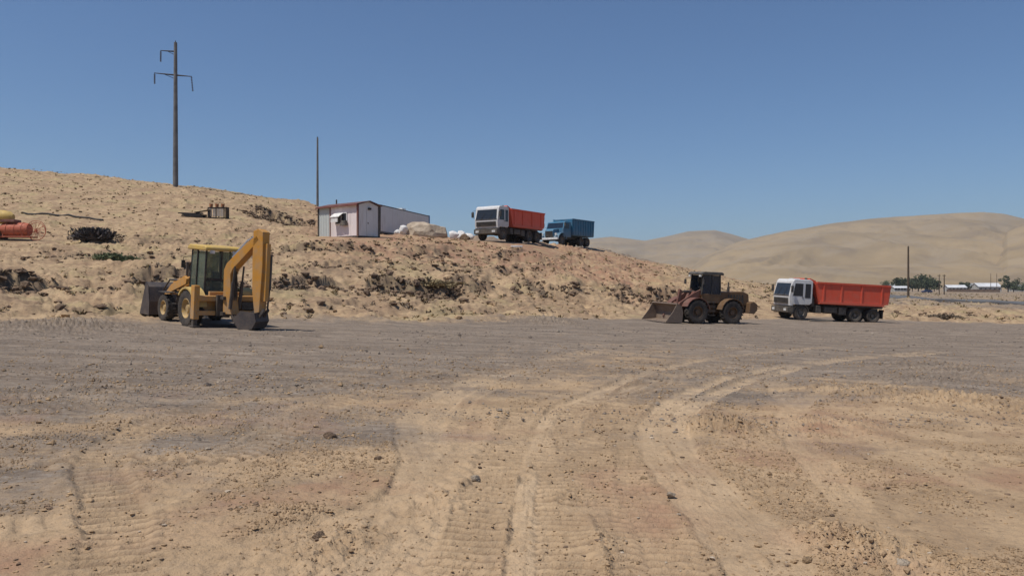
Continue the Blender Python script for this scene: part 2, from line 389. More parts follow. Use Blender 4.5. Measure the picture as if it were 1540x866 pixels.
# ------------------------------------------------------------ ground material
def ground_material():
    t = NT('desert_ground')
    g = t.attr('gravel'); tr = t.attr('track'); dk = t.attr('dark'); rd = t.attr('reddish'); bk = t.attr('bank')
    n_big = t.noise(.18, 4); n_mid = t.noise(1.3, 5); n_fine = t.noise(14, 4, rough=.7); n_mic = t.noise(60, 3, rough=.7)
    st = t.noise(1.0, 5, st=(.22, 1.4, 1.))
    sand = t.mix(t.ramp(n_big, .35, .65), (.42, .292, .175), (.47, .33, .20))
    sand = t.mix(t.ramp(n_mid, .38, .62, 0, .7), sand, (.31, .21, .125))
    sand = t.mix(t.ramp(t.noise(5, 5, rough=.7), .5, .68, 0, .6), sand, (.24, .165, .10))
    bank = t.mix(t.ramp(n_mid, .3, .62), (.48, .345, .205), (.37, .255, .155))
    bank = t.mix(t.ramp(t.noise(.45, 4), .48, .62, 0, .75), bank, (.30, .20, .125))
    bank = t.mix(t.ramp(t.noise(2.4, 6, st=(.5, .8, 1.4), rough=.7), .50, .62, 0, .65), bank, (.20, .13, .082))
    bank = t.mix(t.ramp(t.noise(6.5, 5, st=(.6, .8, 1.3), rough=.7), .54, .66, 0, .6), bank, (.14, .095, .065))
    bank = t.mix(t.ramp(t.noise(.33, 4), .5, .68, 0, .45), bank, (.36, .30, .15))
    c = t.mix(bk, sand, bank)
    grav = t.mix(t.ramp(st, .38, .62), (.245, .195, .152), (.175, .138, .108))
    grav = t.mix(t.ramp(t.noise(3.2, 6, st=(.35, 1.3, 1), rough=.75), .47, .62, 0, .75), grav, (.115, .092, .075))
    grav = t.mix(t.ramp(t.noise(2.0, 6, st=(.3, 1.5, 1), rough=.7), .52, .66, 0, .7), grav, (.34, .275, .215))
    grav = t.mix(t.ramp(t.vor(9), .05, .45, .55, 0), grav, (.30, .27, .24))
    gm = t.math('ADD', g, t.math('ADD', t.math('MULTIPLY', t.math('SUBTRACT', n_mid, .5), 1.3), t.math('MULTIPLY', t.math('SUBTRACT', t.noise(6, 5, rough=.7), .5), 1.2)))
    gm = t.math('MULTIPLY', t.ramp(gm, .0, 1.0, 0, .95), t.ramp(g, .0, .25))
    c = t.mix(gm, c, grav)
    c = t.mix(t.math('MULTIPLY', rd, t.ramp(n_mid, .35, .65, .2, 1)), c, (.33, .165, .11))
    c = t.mix(t.math('MULTIPLY', tr, t.ramp(t.noise(3, 4), .3, .6, .35, .9)), c, (.52, .375, .235))
    c = t.mix(t.math('MULTIPLY', t.attr('groove_shade'), .75), c, (.20, .135, .085))  # thin shade lines of the tread grooves, painted as darker soil
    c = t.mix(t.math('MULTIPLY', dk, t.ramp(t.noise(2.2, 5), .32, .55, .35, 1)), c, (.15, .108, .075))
    c = t.mix(t.ramp(n_fine, .42, .75, 0, .35), c, (.19, .145, .105))
    c = t.mix(t.ramp(n_mic, .55, .8, 0, .4), c, (.46, .38, .29))
    t.color(c)
    b = t.bump(n_fine, .7, .04); b = t.bump(n_mic, .6, .015, b)
    b = t.bump(t.noise(5.5, 5, rough=.65), .4, .04, b)
    return t.fin(.95, .12, b)

# ------------------------------------------------------------ ground mesh
def big_mesh(name, V, Fq, mat, attrs={}, smooth=True):
    me = bpy.data.meshes.new(name)
    me.vertices.add(len(V)); me.vertices.foreach_set('co', V.astype(np.float32).ravel())
    k = Fq.shape[1]
    me.loops.add(Fq.size); me.loops.foreach_set('vertex_index', Fq.astype(np.int32).ravel())
    me.polygons.add(len(Fq)); me.polygons.foreach_set('loop_start', np.arange(0, Fq.size, k, dtype=np.int32))
    me.polygons.foreach_set('use_smooth', np.full(len(Fq), smooth))
    me.update(calc_edges=True)
    for a, v in attrs.items():
        at = me.attributes.new(a, 'FLOAT', 'POINT'); at.data.foreach_set('value', v.astype(np.float32))
    me.materials.append(mat)
    o = bpy.data.objects.new(name, me); COL.objects.link(o); return o

def make_ground():
    th = np.concatenate([np.arange(-180, -42, 3.0), np.linspace(-39, 39, 1050), np.arange(42, 180, 3.0)])
    r = list(np.linspace(.25, 4.6, 26)); y = 2400/4.8
    while 2400/y < 25: r.append(2400/y); y -= 1.35
    x = r[-1]
    while x < 75: x += .23; r.append(x)
    while x < 130: x += .45; r.append(x)
    while x < 5200: x *= 1.055; r.append(x)
    r = np.array(r); th = np.radians(th)
    TH, RR = np.meshgrid(th, r)
    X = (RR*np.sin(TH)).ravel(); Y = (RR*np.cos(TH)).ravel()
    z = smooth_z(X, Y)
    px, d = polar(X, Y); n_ = len(X); dz = np.zeros(n_); dark = np.zeros(n_); flat = np.ones(n_)
    d0 = np.interp(px, KS, D0); act = np.nonzero((d < 262) & (d > d0-3))[0]
    bank = ss(-.4, 3.5, d-d0); a = relief(X[act], Y[act]); dz[act], dark[act], bank[act], flat[act] = a[:4]
    z = z+dz
    yard = (1-bank)*(1-ss(60, 90, d))
    yr = yard_relief(X, Y, d)*yard*(.35+.65*flat)
    near = (Y > 2) & (Y < 34) & (np.abs(TH.ravel()) < R(40))
    idx = np.nonzero(near)[0]
    tz = np.zeros_like(X); tm = np.zeros_like(X)
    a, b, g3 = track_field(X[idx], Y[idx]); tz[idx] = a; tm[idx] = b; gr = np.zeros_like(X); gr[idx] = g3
    z += tz*yard+yr*np.clip(1-.75*tm, .2, 1)
    # the last rough step between yard and bank
    grav = ss(-6.5, 5.5, d-np.interp(px, [0, 400, 800, 1300], [7.5, 11, 14.5, 17])+fbm(X*.16, Y*.35, 4, 420, .65)*4.5)
    grav = np.maximum(grav, .22*ss(.0, .6, fbm(X*.7, Y*.9, 4, 430, .65)+.1)*(1-ss(300, 500, px))*ss(4, 6, d))
    lane = np.exp(-((px-(760+(d-10)*14))/120.)**2)*(1-ss(22, 34, d)); grav = grav*(1-.4*lane)
    grav = grav*(1-bank)
    top = ss(660, 740, px)*(1-ss(1090, 1150, px))*ss(0, 6, d-np.interp(px, [660,720,790,850,900,1000,1100], [64,66,69,79,86,98,118]))
    grav = np.maximum(grav, .85*top); bank2 = bank*(1-top)
    plain_ = ss(70, 110, d)*ss(1120, 1250, px); grav = np.maximum(grav, plain_*(.35+.4*ss(-.2, .3, fbm(X*.03, Y*.08, 3, 450))))
    red = ss(.05, .5, fbm(X*.5, Y*.5, 3, 460)-.05)*(1-ss(7, 16, d))*.45
    q = np.hypot(px-985, (d-7.2)*60)/75; red = np.maximum(red, .55*np.exp(-q*q))
    q = np.hypot((px-1240)/90, (d-12)/2.); red = np.maximum(red, .55*np.exp(-q*q))
    up = ss(430, 520, px)*(1-ss(960, 1040, px))*bank*ss(52, 58, d-(px-500)*.012)*(1-top)
    red = np.maximum(red, up*.6)
    q = np.hypot((px-985)/45, (d-56.)/3.5); red = np.maximum(red, .5*np.exp(-q*q))
    V = np.column_stack([X, Y, z])
    nr, nc = len(r), len(th)
    i = np.arange(nr-1)[:, None]*nc; j = np.arange(nc)[None, :]; j2 = (j+1) % nc
    Q = np.stack([i+j, i+j2, i+nc+j2, i+nc+j], -1).reshape(-1, 4)[:, ::-1]
    o = big_mesh('ground', V, Q, ground_material(), dict(gravel=grav, track=tm*yard, groove_shade=gr*yard, dark=dark, reddish=red, bank=bank2))
    o['kind'] = 'structure'
    return o
make_ground()

# ------------------------------------------------------------ mountains
def make_hills():
    t = NT('hazy_sand_hill')
    n = t.noise(.004, 5); n2 = t.noise(.02, 5, st=(1, .4, 1))
    c = t.mix(t.ramp(n, .4, .62), (.34, .245, .135), (.27, .195, .11))
    c = t.mix(t.ramp(n2, .5, .7, 0, .4), c, (.16, .12, .09))
    c = t.mix(t.ramp(t.noise(.0075, 4), .5, .6, 0, .4), c, (.32, .25, .17))
    t.color(c); mat = t.fin(.95, .1, t.bump(t.noise(.03, 6), .35, 5))
    def ridge(name, crest, dcr, dbase, seed, amp):
        pxs = np.linspace(crest[0][0], crest[-1][0], 420); rel = np.concatenate([np.linspace(0, 1, 90), np.linspace(1.04, 1.6, 14)])
        PXm, T = np.meshgrid(pxs, rel)
        dc = np.interp(PXm, [crest[0][0], crest[-1][0]], dcr) if isinstance(dcr, tuple) else dcr
        d = dbase+(dc-dbase)*T
        H = (CY-np.interp(PXm, [p[0] for p in crest], [p[1] for p in crest]))/F*dc
        X = (PXm-CX)/F*d; Y = d
        prof = np.where(T <= 1, (d/dc)*np.sin(np.clip(T, 0, 1)*math.pi/2)**1.25, 1-(T-1)*1.3)
        wx = X+fbm(X*.002, Y*.002, 2, seed)*120; wy = Y+fbm(X*.002, Y*.002, 2, seed+1)*120
        rid = 1-np.abs(fbm(wx*.0035, wy*.0016, 5, seed+2, .55))
        n = (rid-.8)*amp*np.sin(np.clip(T, 0, 1)*math.pi)**.8+fbm(X*.008, Y*.008, 4, seed+3)*amp*.04
        z = -6+(H+6)*prof+n*np.clip(H/120, .15, 1)
        V = np.column_stack([X.ravel(), Y.ravel(), z.ravel()])
        nr, nc = T.shape; i = np.arange(nr-1)[:, None]*nc; j = np.arange(nc-1)[None, :]
        Q = np.stack([i+j, i+j+1, i+nc+j+1, i+nc+j], -1).reshape(-1, 4)
        o = big_mesh(name, V, Q, mat); o['kind'] = 'structure'
    ridge('far_hills', [(620,432),(760,400),(860,362),(920,356),(970,362),(1010,354),(1035,348),(1075,346),(1100,352),(1130,361),(1180,362),(1300,352),(1500,345),(1900,360)], 3600., 1900., 500, 15)
    ridge('sand_hills', [(1000,432),(1060,385),(1110,364),(1150,354),(1180,348),(1215,343),(1250,336),(1300,330),(1350,326),(1400,323),(1450,320),(1480,319),(1510,322),(1540,329),(1600,340),(1750,330),(1950,345),(2300,400)], 2500., 950., 600, 24)
    ridge('near_spur', [(1440,434),(1475,400),(1500,370),(1515,348),(1540,336),(1600,322),(1700,318),(1900,350),(2200,430)], 1900., 1000., 700, 20)
make_hills()

# ------------------------------------------------------------ mesh builder
class MB:
    def __init__(s, M0=None): s.v = []; s.f = []; s.M = M0
    def add(s, vs, fs):
        k = len(s.v)
        for p in vs:
            q = Vector(p); s.v.append(tuple(s.M @ q) if s.M else tuple(q))
        s.f += [tuple(i+k for i in f) for f in fs]; return s
    def box(s, c, d, rot=None, top=(1, 1)):
        vs = []
        for z in (-1, 1):
            tx, ty = top if z > 0 else (1, 1)
            for x, y in ((-1, -1), (1, -1), (1, 1), (-1, 1)):
                p = Vector((x*d[0]/2*tx, y*d[1]/2*ty, z*d[2]/2))
                if rot: p = Euler(rot).to_matrix() @ p
                vs.append(p+Vector(c))
        return s.add(vs, [(3, 2, 1, 0), (4, 5, 6, 7), (0, 1, 5, 4), (1, 2, 6, 5), (2, 3, 7, 6), (3, 0, 4, 7)])
    def b(s, x0, x1, y0, y1, z0, z1): return s.box(((x0+x1)/2, (y0+y1)/2, (z0+z1)/2), (x1-x0, y1-y0, z1-z0))
    def prism(s, pts, y0, y1):
        a = sum(pts[i][0]*pts[(i+1) % len(pts)][1]-pts[(i+1) % len(pts)][0]*pts[i][1] for i in range(len(pts)))
        if a < 0: pts = pts[::-1]
        n = len(pts); vs = [(x, y0, z) for x, z in pts]+[(x, y1, z) for x, z in pts]
        fs = [tuple(range(n)), tuple(range(2*n-1, n-1, -1))]
        fs += [((i+1) % n, i, n+i, n+(i+1) % n) for i in range(n)]
        return s.add(vs, fs)
    def cyl(s, p0, p1, r0, r1=None, n=12):
        r1 = r0 if r1 is None else r1; p0 = Vector(p0); p1 = Vector(p1); a = (p1-p0).normalized()
        u = a.orthogonal().normalized(); w = a.cross(u); vs = []
        for p, r in ((p0, r0), (p1, r1)):
            for i in range(n):
                t = 2*math.pi*i/n; vs.append(p+u*math.cos(t)*r+w*math.sin(t)*r)
        fs = [tuple(range(n-1, -1, -1)), tuple(range(n, 2*n))]+[(i, (i+1) % n, n+(i+1) % n, n+i) for i in range(n)]
        return s.add(vs, fs)
    def lathe(s, c, prof, n=28, axis='y', closed=True):
        vs = []; m = len(prof)
        for i in range(n):
            t = 2*math.pi*i/n
            for r, h in prof:
                if axis == 'y': vs.append((c[0]+r*math.cos(t), c[1]+h, c[2]+r*math.sin(t)))
                elif axis == 'x': vs.append((c[0]+h, c[1]+r*math.cos(t), c[2]+r*math.sin(t)))
                else: vs.append((c[0]+r*math.cos(t), c[1]+r*math.sin(t), c[2]+h))
        fs = []
        for i in range(n):
            for j in range(m if closed else m-1):
                a = i*m+j; b_ = i*m+(j+1) % m; c_ = ((i+1) % n)*m+(j+1) % m; d = ((i+1) % n)*m+j
                fs.append((a, b_, c_, d))
        return s.add(vs, fs)
    def tube(s, pts, r, n=8):
        for a, b_ in zip(pts[:-1], pts[1:]): s.cyl(a, b_, r, r, n)
        return s
    def build(s, name, mat, parent=None, bevel=0, smooth=False):
        me = bpy.data.meshes.new(name); me.from_pydata(s.v, [], s.f); me.update()
        me.materials.append(mat)
        if smooth:
            for p in me.polygons: p.use_smooth = True
            me.set_sharp_from_angle(angle=R(38))
        o = bpy.data.objects.new(name, me); COL.objects.link(o)
        if parent: o.parent = parent
        if bevel:
            m = o.modifiers.new('bevel', 'BEVEL'); m.width = bevel; m.segments = 2; m.limit_method = 'ANGLE'
        return o
def tag(o, label, cat, group=None, kind=None):
    if label: o['label'] = label
    if cat: o['category'] = cat
    if group: o['group'] = group
    if kind: o['kind'] = kind
    return o
def thing(name, label, cat, group=None):
    o = bpy.data.objects.new(name, None); COL.objects.link(o); o.empty_display_size = .3
    return tag(o, label, cat, group)
def place(o, x, y, heading, tilt=True, dz=0., scale=1.):
    """heading = direction of local +X in degrees in the XY plane; follows the slope of the ground"""
    e = 1.5; A = np.array
    z0 = float(smooth_z(A([x]), A([y]))[0])
    if tilt:
        zx = float((smooth_z(A([x+e]), A([y]))-smooth_z(A([x-e]), A([y])))[0])/(2*e)
        zy = float((smooth_z(A([x]), A([y+e]))-smooth_z(A([x]), A([y-e])))[0])/(2*e)
        zx = max(-.08, min(.08, zx)); zy = max(-.05, min(.05, zy))
        n = Vector((-zx, -zy, 1)).normalized()
    else: n = Vector((0, 0, 1))
    f = Vector((math.cos(R(heading)), math.sin(R(heading)), 0)); f = (f-n*f.dot(n)).normalized(); l = n.cross(f)
    o.matrix_world = Matrix.Translation((x, y, z0+dz)) @ Matrix((f, l, n)).transposed().to_4x4() @ Matrix.Scale(scale, 4)
    return o
def copy_tree(o, parent=None):
    c = o.copy(); COL.objects.link(c); c.parent = parent
    for ch in list(o.children):
        copy_tree(ch, c)
    return c

def wheel(parent, x, y, r, w, rim_mat, lugs=0, inner=.55, name='wheel'):
    """a tyre (with its tread lugs) and a dished rim, axle along local Y; y is the centre; outer side away from 0"""
    sg = 1 if y > 0 else -1; h = w/2; ri = r*inner
    m = MB()
    m.lathe((x, y, r), [(ri, -h*.8), (r*.80, -h), (r*.95, -h*.92), (r*.985, -h*.6), (r*.985, h*.6), (r*.95, h*.92), (r*.80, h), (ri, h*.8)], 32)
    if lugs:
        for i in range(lugs):
            for side in (-1, 1):
                t = 2*math.pi*(i+(.5 if side > 0 else 0))/lugs
                dt = .10*side
                c = Vector((x+math.cos(t)*r*.985, y+side*h*.48, r+math.sin(t)*r*.985))
                m.box(c, (r*.07, h*.95, r*.11), (0, -t, side*.45))
    else:
        for i in range(36):
            t = 2*math.pi*i/36
            for side in (-1, 1):
                m.box((x+math.cos(t)*r*.975, y+side*h*.62, r+math.sin(t)*r*.975), (r*.05, h*.5, r*.10), (0, -t, 0))
    o = m.build(name, M['rubber'], parent, smooth=True)
    k = MB(); q = sg
    k.lathe((x, y, r), [(ri*1.04, q*h*.78), (ri*.96, q*h*.84), (ri*.86, q*h*.55), (ri*.80, q*h*.22), (ri*.42, q*h*.12), (ri*.36, q*h*.6), (ri*.05, q*h*.62), (ri*.05, q*h*.0), (ri*1.0, -q*h*.2)], 24)
    for i in range(8):
        t = 2*math.pi*i/8; k.cyl((x+math.cos(t)*ri*.58, y+q*h*.1, r+math.sin(t)*ri*.58), (x+math.cos(t)*ri*.58, y+q*h*.28, r+math.sin(t)*ri*.58), ri*.06, n=6)
    k.build('rim', rim_mat, o, smooth=True)
    return o

# ------------------------------------------------------------ tipper truck with a flat-nosed cab
def tipper(label, group=None):
    t = thing('dump_truck', label, 'dump truck', group)
    f = MB()
    for s in (-1, 1): f.b(-3.55, 3.55, s*.43-.05, s*.43+.05, .78, 1.04)
    for x in (-3.4, -2.05, -.6, .9, 3.3): f.b(x-.06, x+.06, -.38, .38, .80, 1.0)
    for x in (-2.75, -1.35, 2.95): f.cyl((x, -.95, .53), (x, .95, .53), .09)
    f.b(-2.3, -1.8, -.2, .2, .45, .8)
    f.build('chassis_frame', M['black'], t)
    cab = MB()
    cab.prism([(3.86, .98), (3.92, 1.72), (3.70, 2.76), (3.55, 2.93), (2.30, 2.93), (2.13, 2.80), (2.13, 1.25), (2.35, 1.10), (3.55, 1.10), (3.62, .98)], -1.22, 1.22)
    c = cab.build('cab', M['white'], t, bevel=.05)
    w = MB()  # windscreen lies on the raked front
    def front(z): return 3.92-(z-1.72)*.22/1.04
    w.add([(front(z)+e, y, z) for e in (-.02, .012) for z, y in ((1.80, -1.1), (1.80, 1.1), (2.62, 1.02), (2.62, -1.02))],
          [(4, 5, 6, 7), (3, 2, 1, 0), (0, 1, 5, 4), (1, 2, 6, 5), (2, 3, 7, 6), (3, 0, 4, 7)])
    w.build('windscreen', M['glass'], t)
    p = MB(); p.b(3.90, 3.935, -1.12, 1.12, 1.70, 1.78)
    for y in (-.5, .35): p.tube([(3.95, y, 1.76), (3.86, y+.3, 2.35)], .012, 5)
    p.build('wiper', M['black'], t)
    gr = MB(); gr.b(3.88, 3.945, -1.02, 1.02, 1.16, 1.56)
    for i in range(5): gr.b(3.94, 3.965, -1.0, 1.0, 1.19+i*.075, 1.215+i*.075)
    gr.build('grille', M['black'], t)
    bm = MB(); bm.b(3.55, 4.02, -1.24, 1.24, .50, .93)
    for s in (-1, 1): bm.b(3.50, 3.58, s*1.12-.1, s*1.12+.1, .5, .93)
    bm.build('bumper', M['black'], t, bevel=.04)
    for s in (-1, 1):
        h = MB(); h.b(4.0, 4.04, s*.86-.17, s*.86+.17, .62, .80); h.build('headlight', M['lamp'], t)
        d = MB(); ys = s*1.232
        d.prism([(3.72, 1.12), (3.74, 1.75), (3.60, 2.70), (2.82, 2.70), (2.78, 1.12)], min(s*1.21, ys), max(s*1.21, ys))
        dd = d.build('door', M['white'], t)
        g = MB(); g.prism([(3.66, 1.72), (3.52, 2.62), (2.90, 2.62), (2.90, 1.72)], min(s*1.22, s*1.242), max(s*1.22, s*1.242)); g.build('window', M['glass'], dd)
        g = MB(); g.b(2.84, 2.96, s*1.25-.012, s*1.25+.012, 1.62, 1.66); g.build('handle', M['black'], dd)
        g = MB(); g.prism([(2.72, 1.60), (2.72, 2.62), (2.30, 2.62), (2.30, 1.60)], min(s*1.20, s*1.232), max(s*1.20, s*1.232)); g.build('rear_side_window', M['glass'], t)
        g = MB(); g.tube([(3.72, s*1.22, 2.58), (3.86, s*1.46, 2.52), (3.86, s*1.46, 1.95), (3.78, s*1.24, 1.9)], .015, 6)
        g.b(3.82, 3.90, s*1.46-.11, s*1.46+.11, 1.98, 2.44); g.build('mirror', M['black'], t)
        g = MB(); g.b(3.55, 3.80, s*1.15-.1, s*1.15+.1, .42, .47); g.build('step', M['black'], t)
        g = MB(); g.b(3.50, 3.80, s*1.14-.1, s*1.14+.1, .94, .975); g.build('step', M['black'], t)
        # front mudguard
        g = MB(); pts = []
        for i in range(9):
            a = math.pi*(1-i/8.); pts.append((2.95+.62*math.cos(a), .56+.60*math.sin(a)))
        pts2 = [(2.95+(x-2.95)*.93, .56+(z-.56)*.93) for x, z in pts][::-1]
        g.prism(pts+pts2, min(s*.78, s*1.21), max(s*.78, s*1.21)); g.build('mudguard', M['black'], t)
        wheel(t, 2.95, s*1.04, .53, .31, M['grey'])
        for x in (-1.35, -2.75): wheel(t, x, s*.93, .53, .56, M['grey'])
    g = MB(); g.cyl((.05, -.86, .82), (1.25, -.86, .82), .30, n=20)
    for x in (.3, 1.0): g.cyl((x-.03, -.86, .82), (x+.03, -.86, .82), .312, n=20)
    g.build('fuel_tank', M['steel'], t, smooth=True)
    g = MB(); g.b(.1, 1.1, .62, 1.12, .62, 1.02); g.build('battery_box', M['black'], t, bevel=.02)
    g = MB(); g.cyl((1.86, -.7, 1.0), (1.86, -.7, 1.9), .20, n=14); g.build('air_filter', M['black'], t)
    g = MB(); g.b(1.75, 1.98, .1, .8, 1.0, 1.7); g.build('radiator_tank', M['black'], t)
    g = MB(); g.cyl((2.5, .8, 2.93), (2.5, .8, 2.93+.12), .09); g.build('roof_vent', M['black'], t)
    g = MB(); g.b(2.7, 3.2, -.3, .3, 2.93, 2.985); g.build('roof_hatch', M['white'], t)
    # tipping body
    bd = MB(); Z0 = 1.28
    side = [(-3.85, 1.42), (-3.98, 2.72), (1.87, 2.78), (1.97, 2.62), (1.53, Z0), (-3.4, Z0)]
    for s in (-1, 1):
        bd.prism(side, min(s*1.19, s*1.24), max(s*1.19, s*1.24))
        bd.b(-3.96, 1.85, min(s*1.17, s*1.31), max(s*1.17, s*1.31), 2.70, 2.82)     # top rail
        bd.b(-3.5, 1.55, min(s*1.17, s*1.29), max(s*1.17, s*1.29), Z0-.02, Z0+.14)       # bottom rail
    bd.b(-3.7, 1.55, -1.19, 1.19, Z0-.06, Z0)
    bd.prism([(1.48, Z0), (1.55, Z0), (2.01, 2.80), (1.93, 2.83)], -1.24, 1.24)       # sloping front wall
    body = bd.build('tipping_body', M['red'], t)
    for x in (-3.3, -1.7, -.1, 1.3):
        for s in (-1, 1):
            g = MB(); g.b(x-.05, x+.05, min(s*1.235, s*1.288), max(s*1.235, s*1.288), Z0+.12, 2.71); g.build('rib', M['red'], body)
    g = MB(); g.prism([(1.91, 2.80), (1.95, 2.88), (2.38, 3.03), (2.40, 2.97), (2.01, 2.76)], -1.20, 1.20)
    for y in (-1.17, -.4, .4, 1.17): g.prism([(1.84, 2.50), (1.97, 2.80), (2.38, 2.97), (2.36, 2.95)], y-.03, y+.03)
    g.build('cab_guard', M['red'], body)
    g = MB(); g.prism([(-3.84, 1.38), (-3.92, 1.38), (-4.05, 2.70), (-3.97, 2.70)], -1.18, 1.18)
    for y in (-.8, 0, .8): g.prism([(-3.90, 1.38), (-3.98, 1.38), (-4.11, 2.70), (-4.03, 2.70)], y-.05, y+.05)
    g.build('tailgate', M['red'], body)
    g = MB(); g.b(-3.9, 1.0, -.5, -.36, 1.05, 1.22); g.b(-3.9, 1.0, .36, .5, 1.05, 1.22); g.build('subframe', M['black'], t)
    for s in (-1, 1):
        g = MB(); g.b(-.62, -.05, s*.86-.26, s*.86+.26, .50, 1.02); g.build('tool_box', M['black'], t, bevel=.02)
        g = MB(); g.b(1.35, 1.75, s*.86-.26, s*.86+.26, .55, 1.1); g.build('air_tank', M['black'], t, bevel=.03)
    g = MB(); g.cyl((.9, 0, .9), (1.35, 0, 1.5), .14); g.build('lifting_ram', M['steel'], t)
    for s in (-1, 1):
        g = MB(); g.b(-3.62, -3.56, s*.95-.2, s*.95+.2, .85, 1.0); g.build('tail_light', M['orange_lamp'], t)
        g = MB(); g.b(-3.52, -3.50, s*.93-.28, s*.93+.28, .35, 1.0); g.build('mud_flap', M['black'], t)
        g = MB(); g.b(-3.5, -.6, s*1.18-.02, s*1.18+.02, 1.14, 1.2); g.build('side_rail', M['black'], t)
    return t
tA = tipper('white-cabbed dump truck with orange-red tipping body parked on the yard at right')
place(tA, *P(1247, 58), 180+9, scale=.98)
tB = copy_tree(tA); tB['label'] = 'white-cabbed red dump truck parked on top of the bank beside the blue truck'
place(tB, *P(768, 72.5), 180+57, tilt=False)
tA['group'] = tB['group'] = 'white and red dump trucks'

# ------------------------------------------------------------ blue bonneted truck
def blue_truck():
    t = thing('blue_truck', 'blue bonneted truck with high-sided blue body behind the red dump truck on the bank', 'truck')
    f = MB()
    for s in (-1, 1): f.b(-3.4, 3.3, s*.42-.05, s*.42+.05, .72, .95)
    for x in (-2.6, -1.3, 2.55): f.cyl((x, -.95, .5), (x, .95, .5), .08)
    f.build('chassis_frame', M['black'], t)
    m = MB(); m.prism([(3.45, .85), (3.50, 1.45), (3.38, 1.62), (2.2, 1.78), (2.2, .85)], -.52, .52); m.build('bonnet', M['blue'], t, bevel=.05)
    m = MB(); m.b(3.44, 3.53, -.45, .45, .85, 1.42)
    for i in range(6): m.b(3.52, 3.55, -.43, .43, .90+i*.09, .93+i*.09)
    m.build('grille', M['black'], t)
    c = MB(); c.prism([(2.35, .85), (2.38, 1.72), (2.1, 2.42), (1.95, 2.52), (.95, 2.52), (.85, 2.4), (.85, .85)], -1.1, 1.1)
    c.build('cab', M['blue'], t, bevel=.05)
    w = MB(); w.add([(x+e, y, z) for e in (-.02, .014) for x, z, y in ((2.355, 1.80, -1.0), (2.355, 1.80, 1.0), (2.12, 2.38, .95), (2.12, 2.38, -.95))],
          [(4, 5, 6, 7), (3, 2, 1, 0), (0, 1, 5, 4), (1, 2, 6, 5), (2, 3, 7, 6), (3, 0, 4, 7)]); w.build('windscreen', M['blueglass'], t)
    m = MB(); m.b(3.4, 3.62, -1.15, 1.15, .52, .74); m.build('bumper', M['palewhite'], t, bevel=.02)
    for s in (-1, 1):
        d = MB(); d.prism([(2.25, .95), (2.27, 1.72), (2.0, 2.40), (1.15, 2.40), (1.15, .95)], min(s*1.09, s*1.112), max(s*1.09, s*1.112)); dd = d.build('door', M['blue'], t)
        g = MB(); g.prism([(2.20, 1.76), (1.98, 2.32), (1.25, 2.32), (1.25, 1.76)], min(s*1.10, s*1.125), max(s*1.10, s*1.125)); g.build('window', M['blueglass'], dd)
        h = MB(); h.cyl((3.42, s*.85, 1.1), (3.52, s*.85, 1.1), .12, n=14); h.build('headlight', M['lamp'], t)
        g = MB(); pts = []
        for i in range(9):
            a = math.pi*(1-i/8.); pts.append((2.6+.82*math.cos(a), .62+.66*math.sin(a)))
        pts2 = [(2.6+(x-2.6)*.9, .62+(z-.62)*.9) for x, z in pts][::-1]
        g.prism(pts+pts2, min(s*.5, s*1.15), max(s*.5, s*1.15)); g.build('mudguard', M['blue'], t, smooth=True)
        g = MB(); g.tube([(2.3, s*1.1, 1.9), (2.45, s*1.35, 1.95), (2.45, s*1.35, 2.3)], .014, 6); g.b(2.42, 2.47, s*1.35-.09, s*1.35+.09, 2.0, 2.35); g.build('mirror', M['black'], t)
        wheel(t, 2.6, s*.98, .5, .28, M['grey'])
        for x in (-1.3, -2.6): wheel(t, x, s*.88, .5, .52, M['grey'])
    Z0, Z1 = 1.15, 2.85
    b = MB()
    for s in (-1, 1):
        b.prism([(-3.75, Z0), (-3.9, Z1), (.75, Z1), (.65, Z0)], min(s*1.18, s*1.23), max(s*1.18, s*1.23))
        b.b(-3.88, .74, min(s*1.16, s*1.28), max(s*1.16, s*1.28), Z1-.07, Z1+.03)
    b.b(-3.75, .66, -1.18, 1.18, Z0-.06, Z0); b.prism([(.62, Z0), (.68, Z0), (.78, Z1), (.70, Z1)], -1.2, 1.2)
    body = b.build('cargo_body', M['blue'], t)
    for i in range(9):
        x = -3.6+i*.52
        for s in (-1, 1):
            g = MB(); g.b(x-.05, x+.05, min(s*1.225, s*1.28), max(s*1.225, s*1.28), Z0, Z1-.05); g.build('rib', M['blue'], body)
    g = MB(); g.prism([(-3.72, Z0), (-3.79, Z0), (-3.94, Z1-.02), (-3.87, Z1-.02)], -1.17, 1.17)
    for y in (-.75, 0, .75): g.prism([(-3.78, Z0), (-3.86, Z0), (-4.0, Z1-.02), (-3.93, Z1-.02)], y-.05, y+.05)
    g.build('tailgate', M['blue'], body)
    g = MB(); g.cyl((.0, -.8, .75), (.9, -.8, .75), .26, n=18); g.build('fuel_tank', M['black'], t)
    return t
place(blue_truck(), *P(852, 87), 180+54, tilt=False, dz=.05)

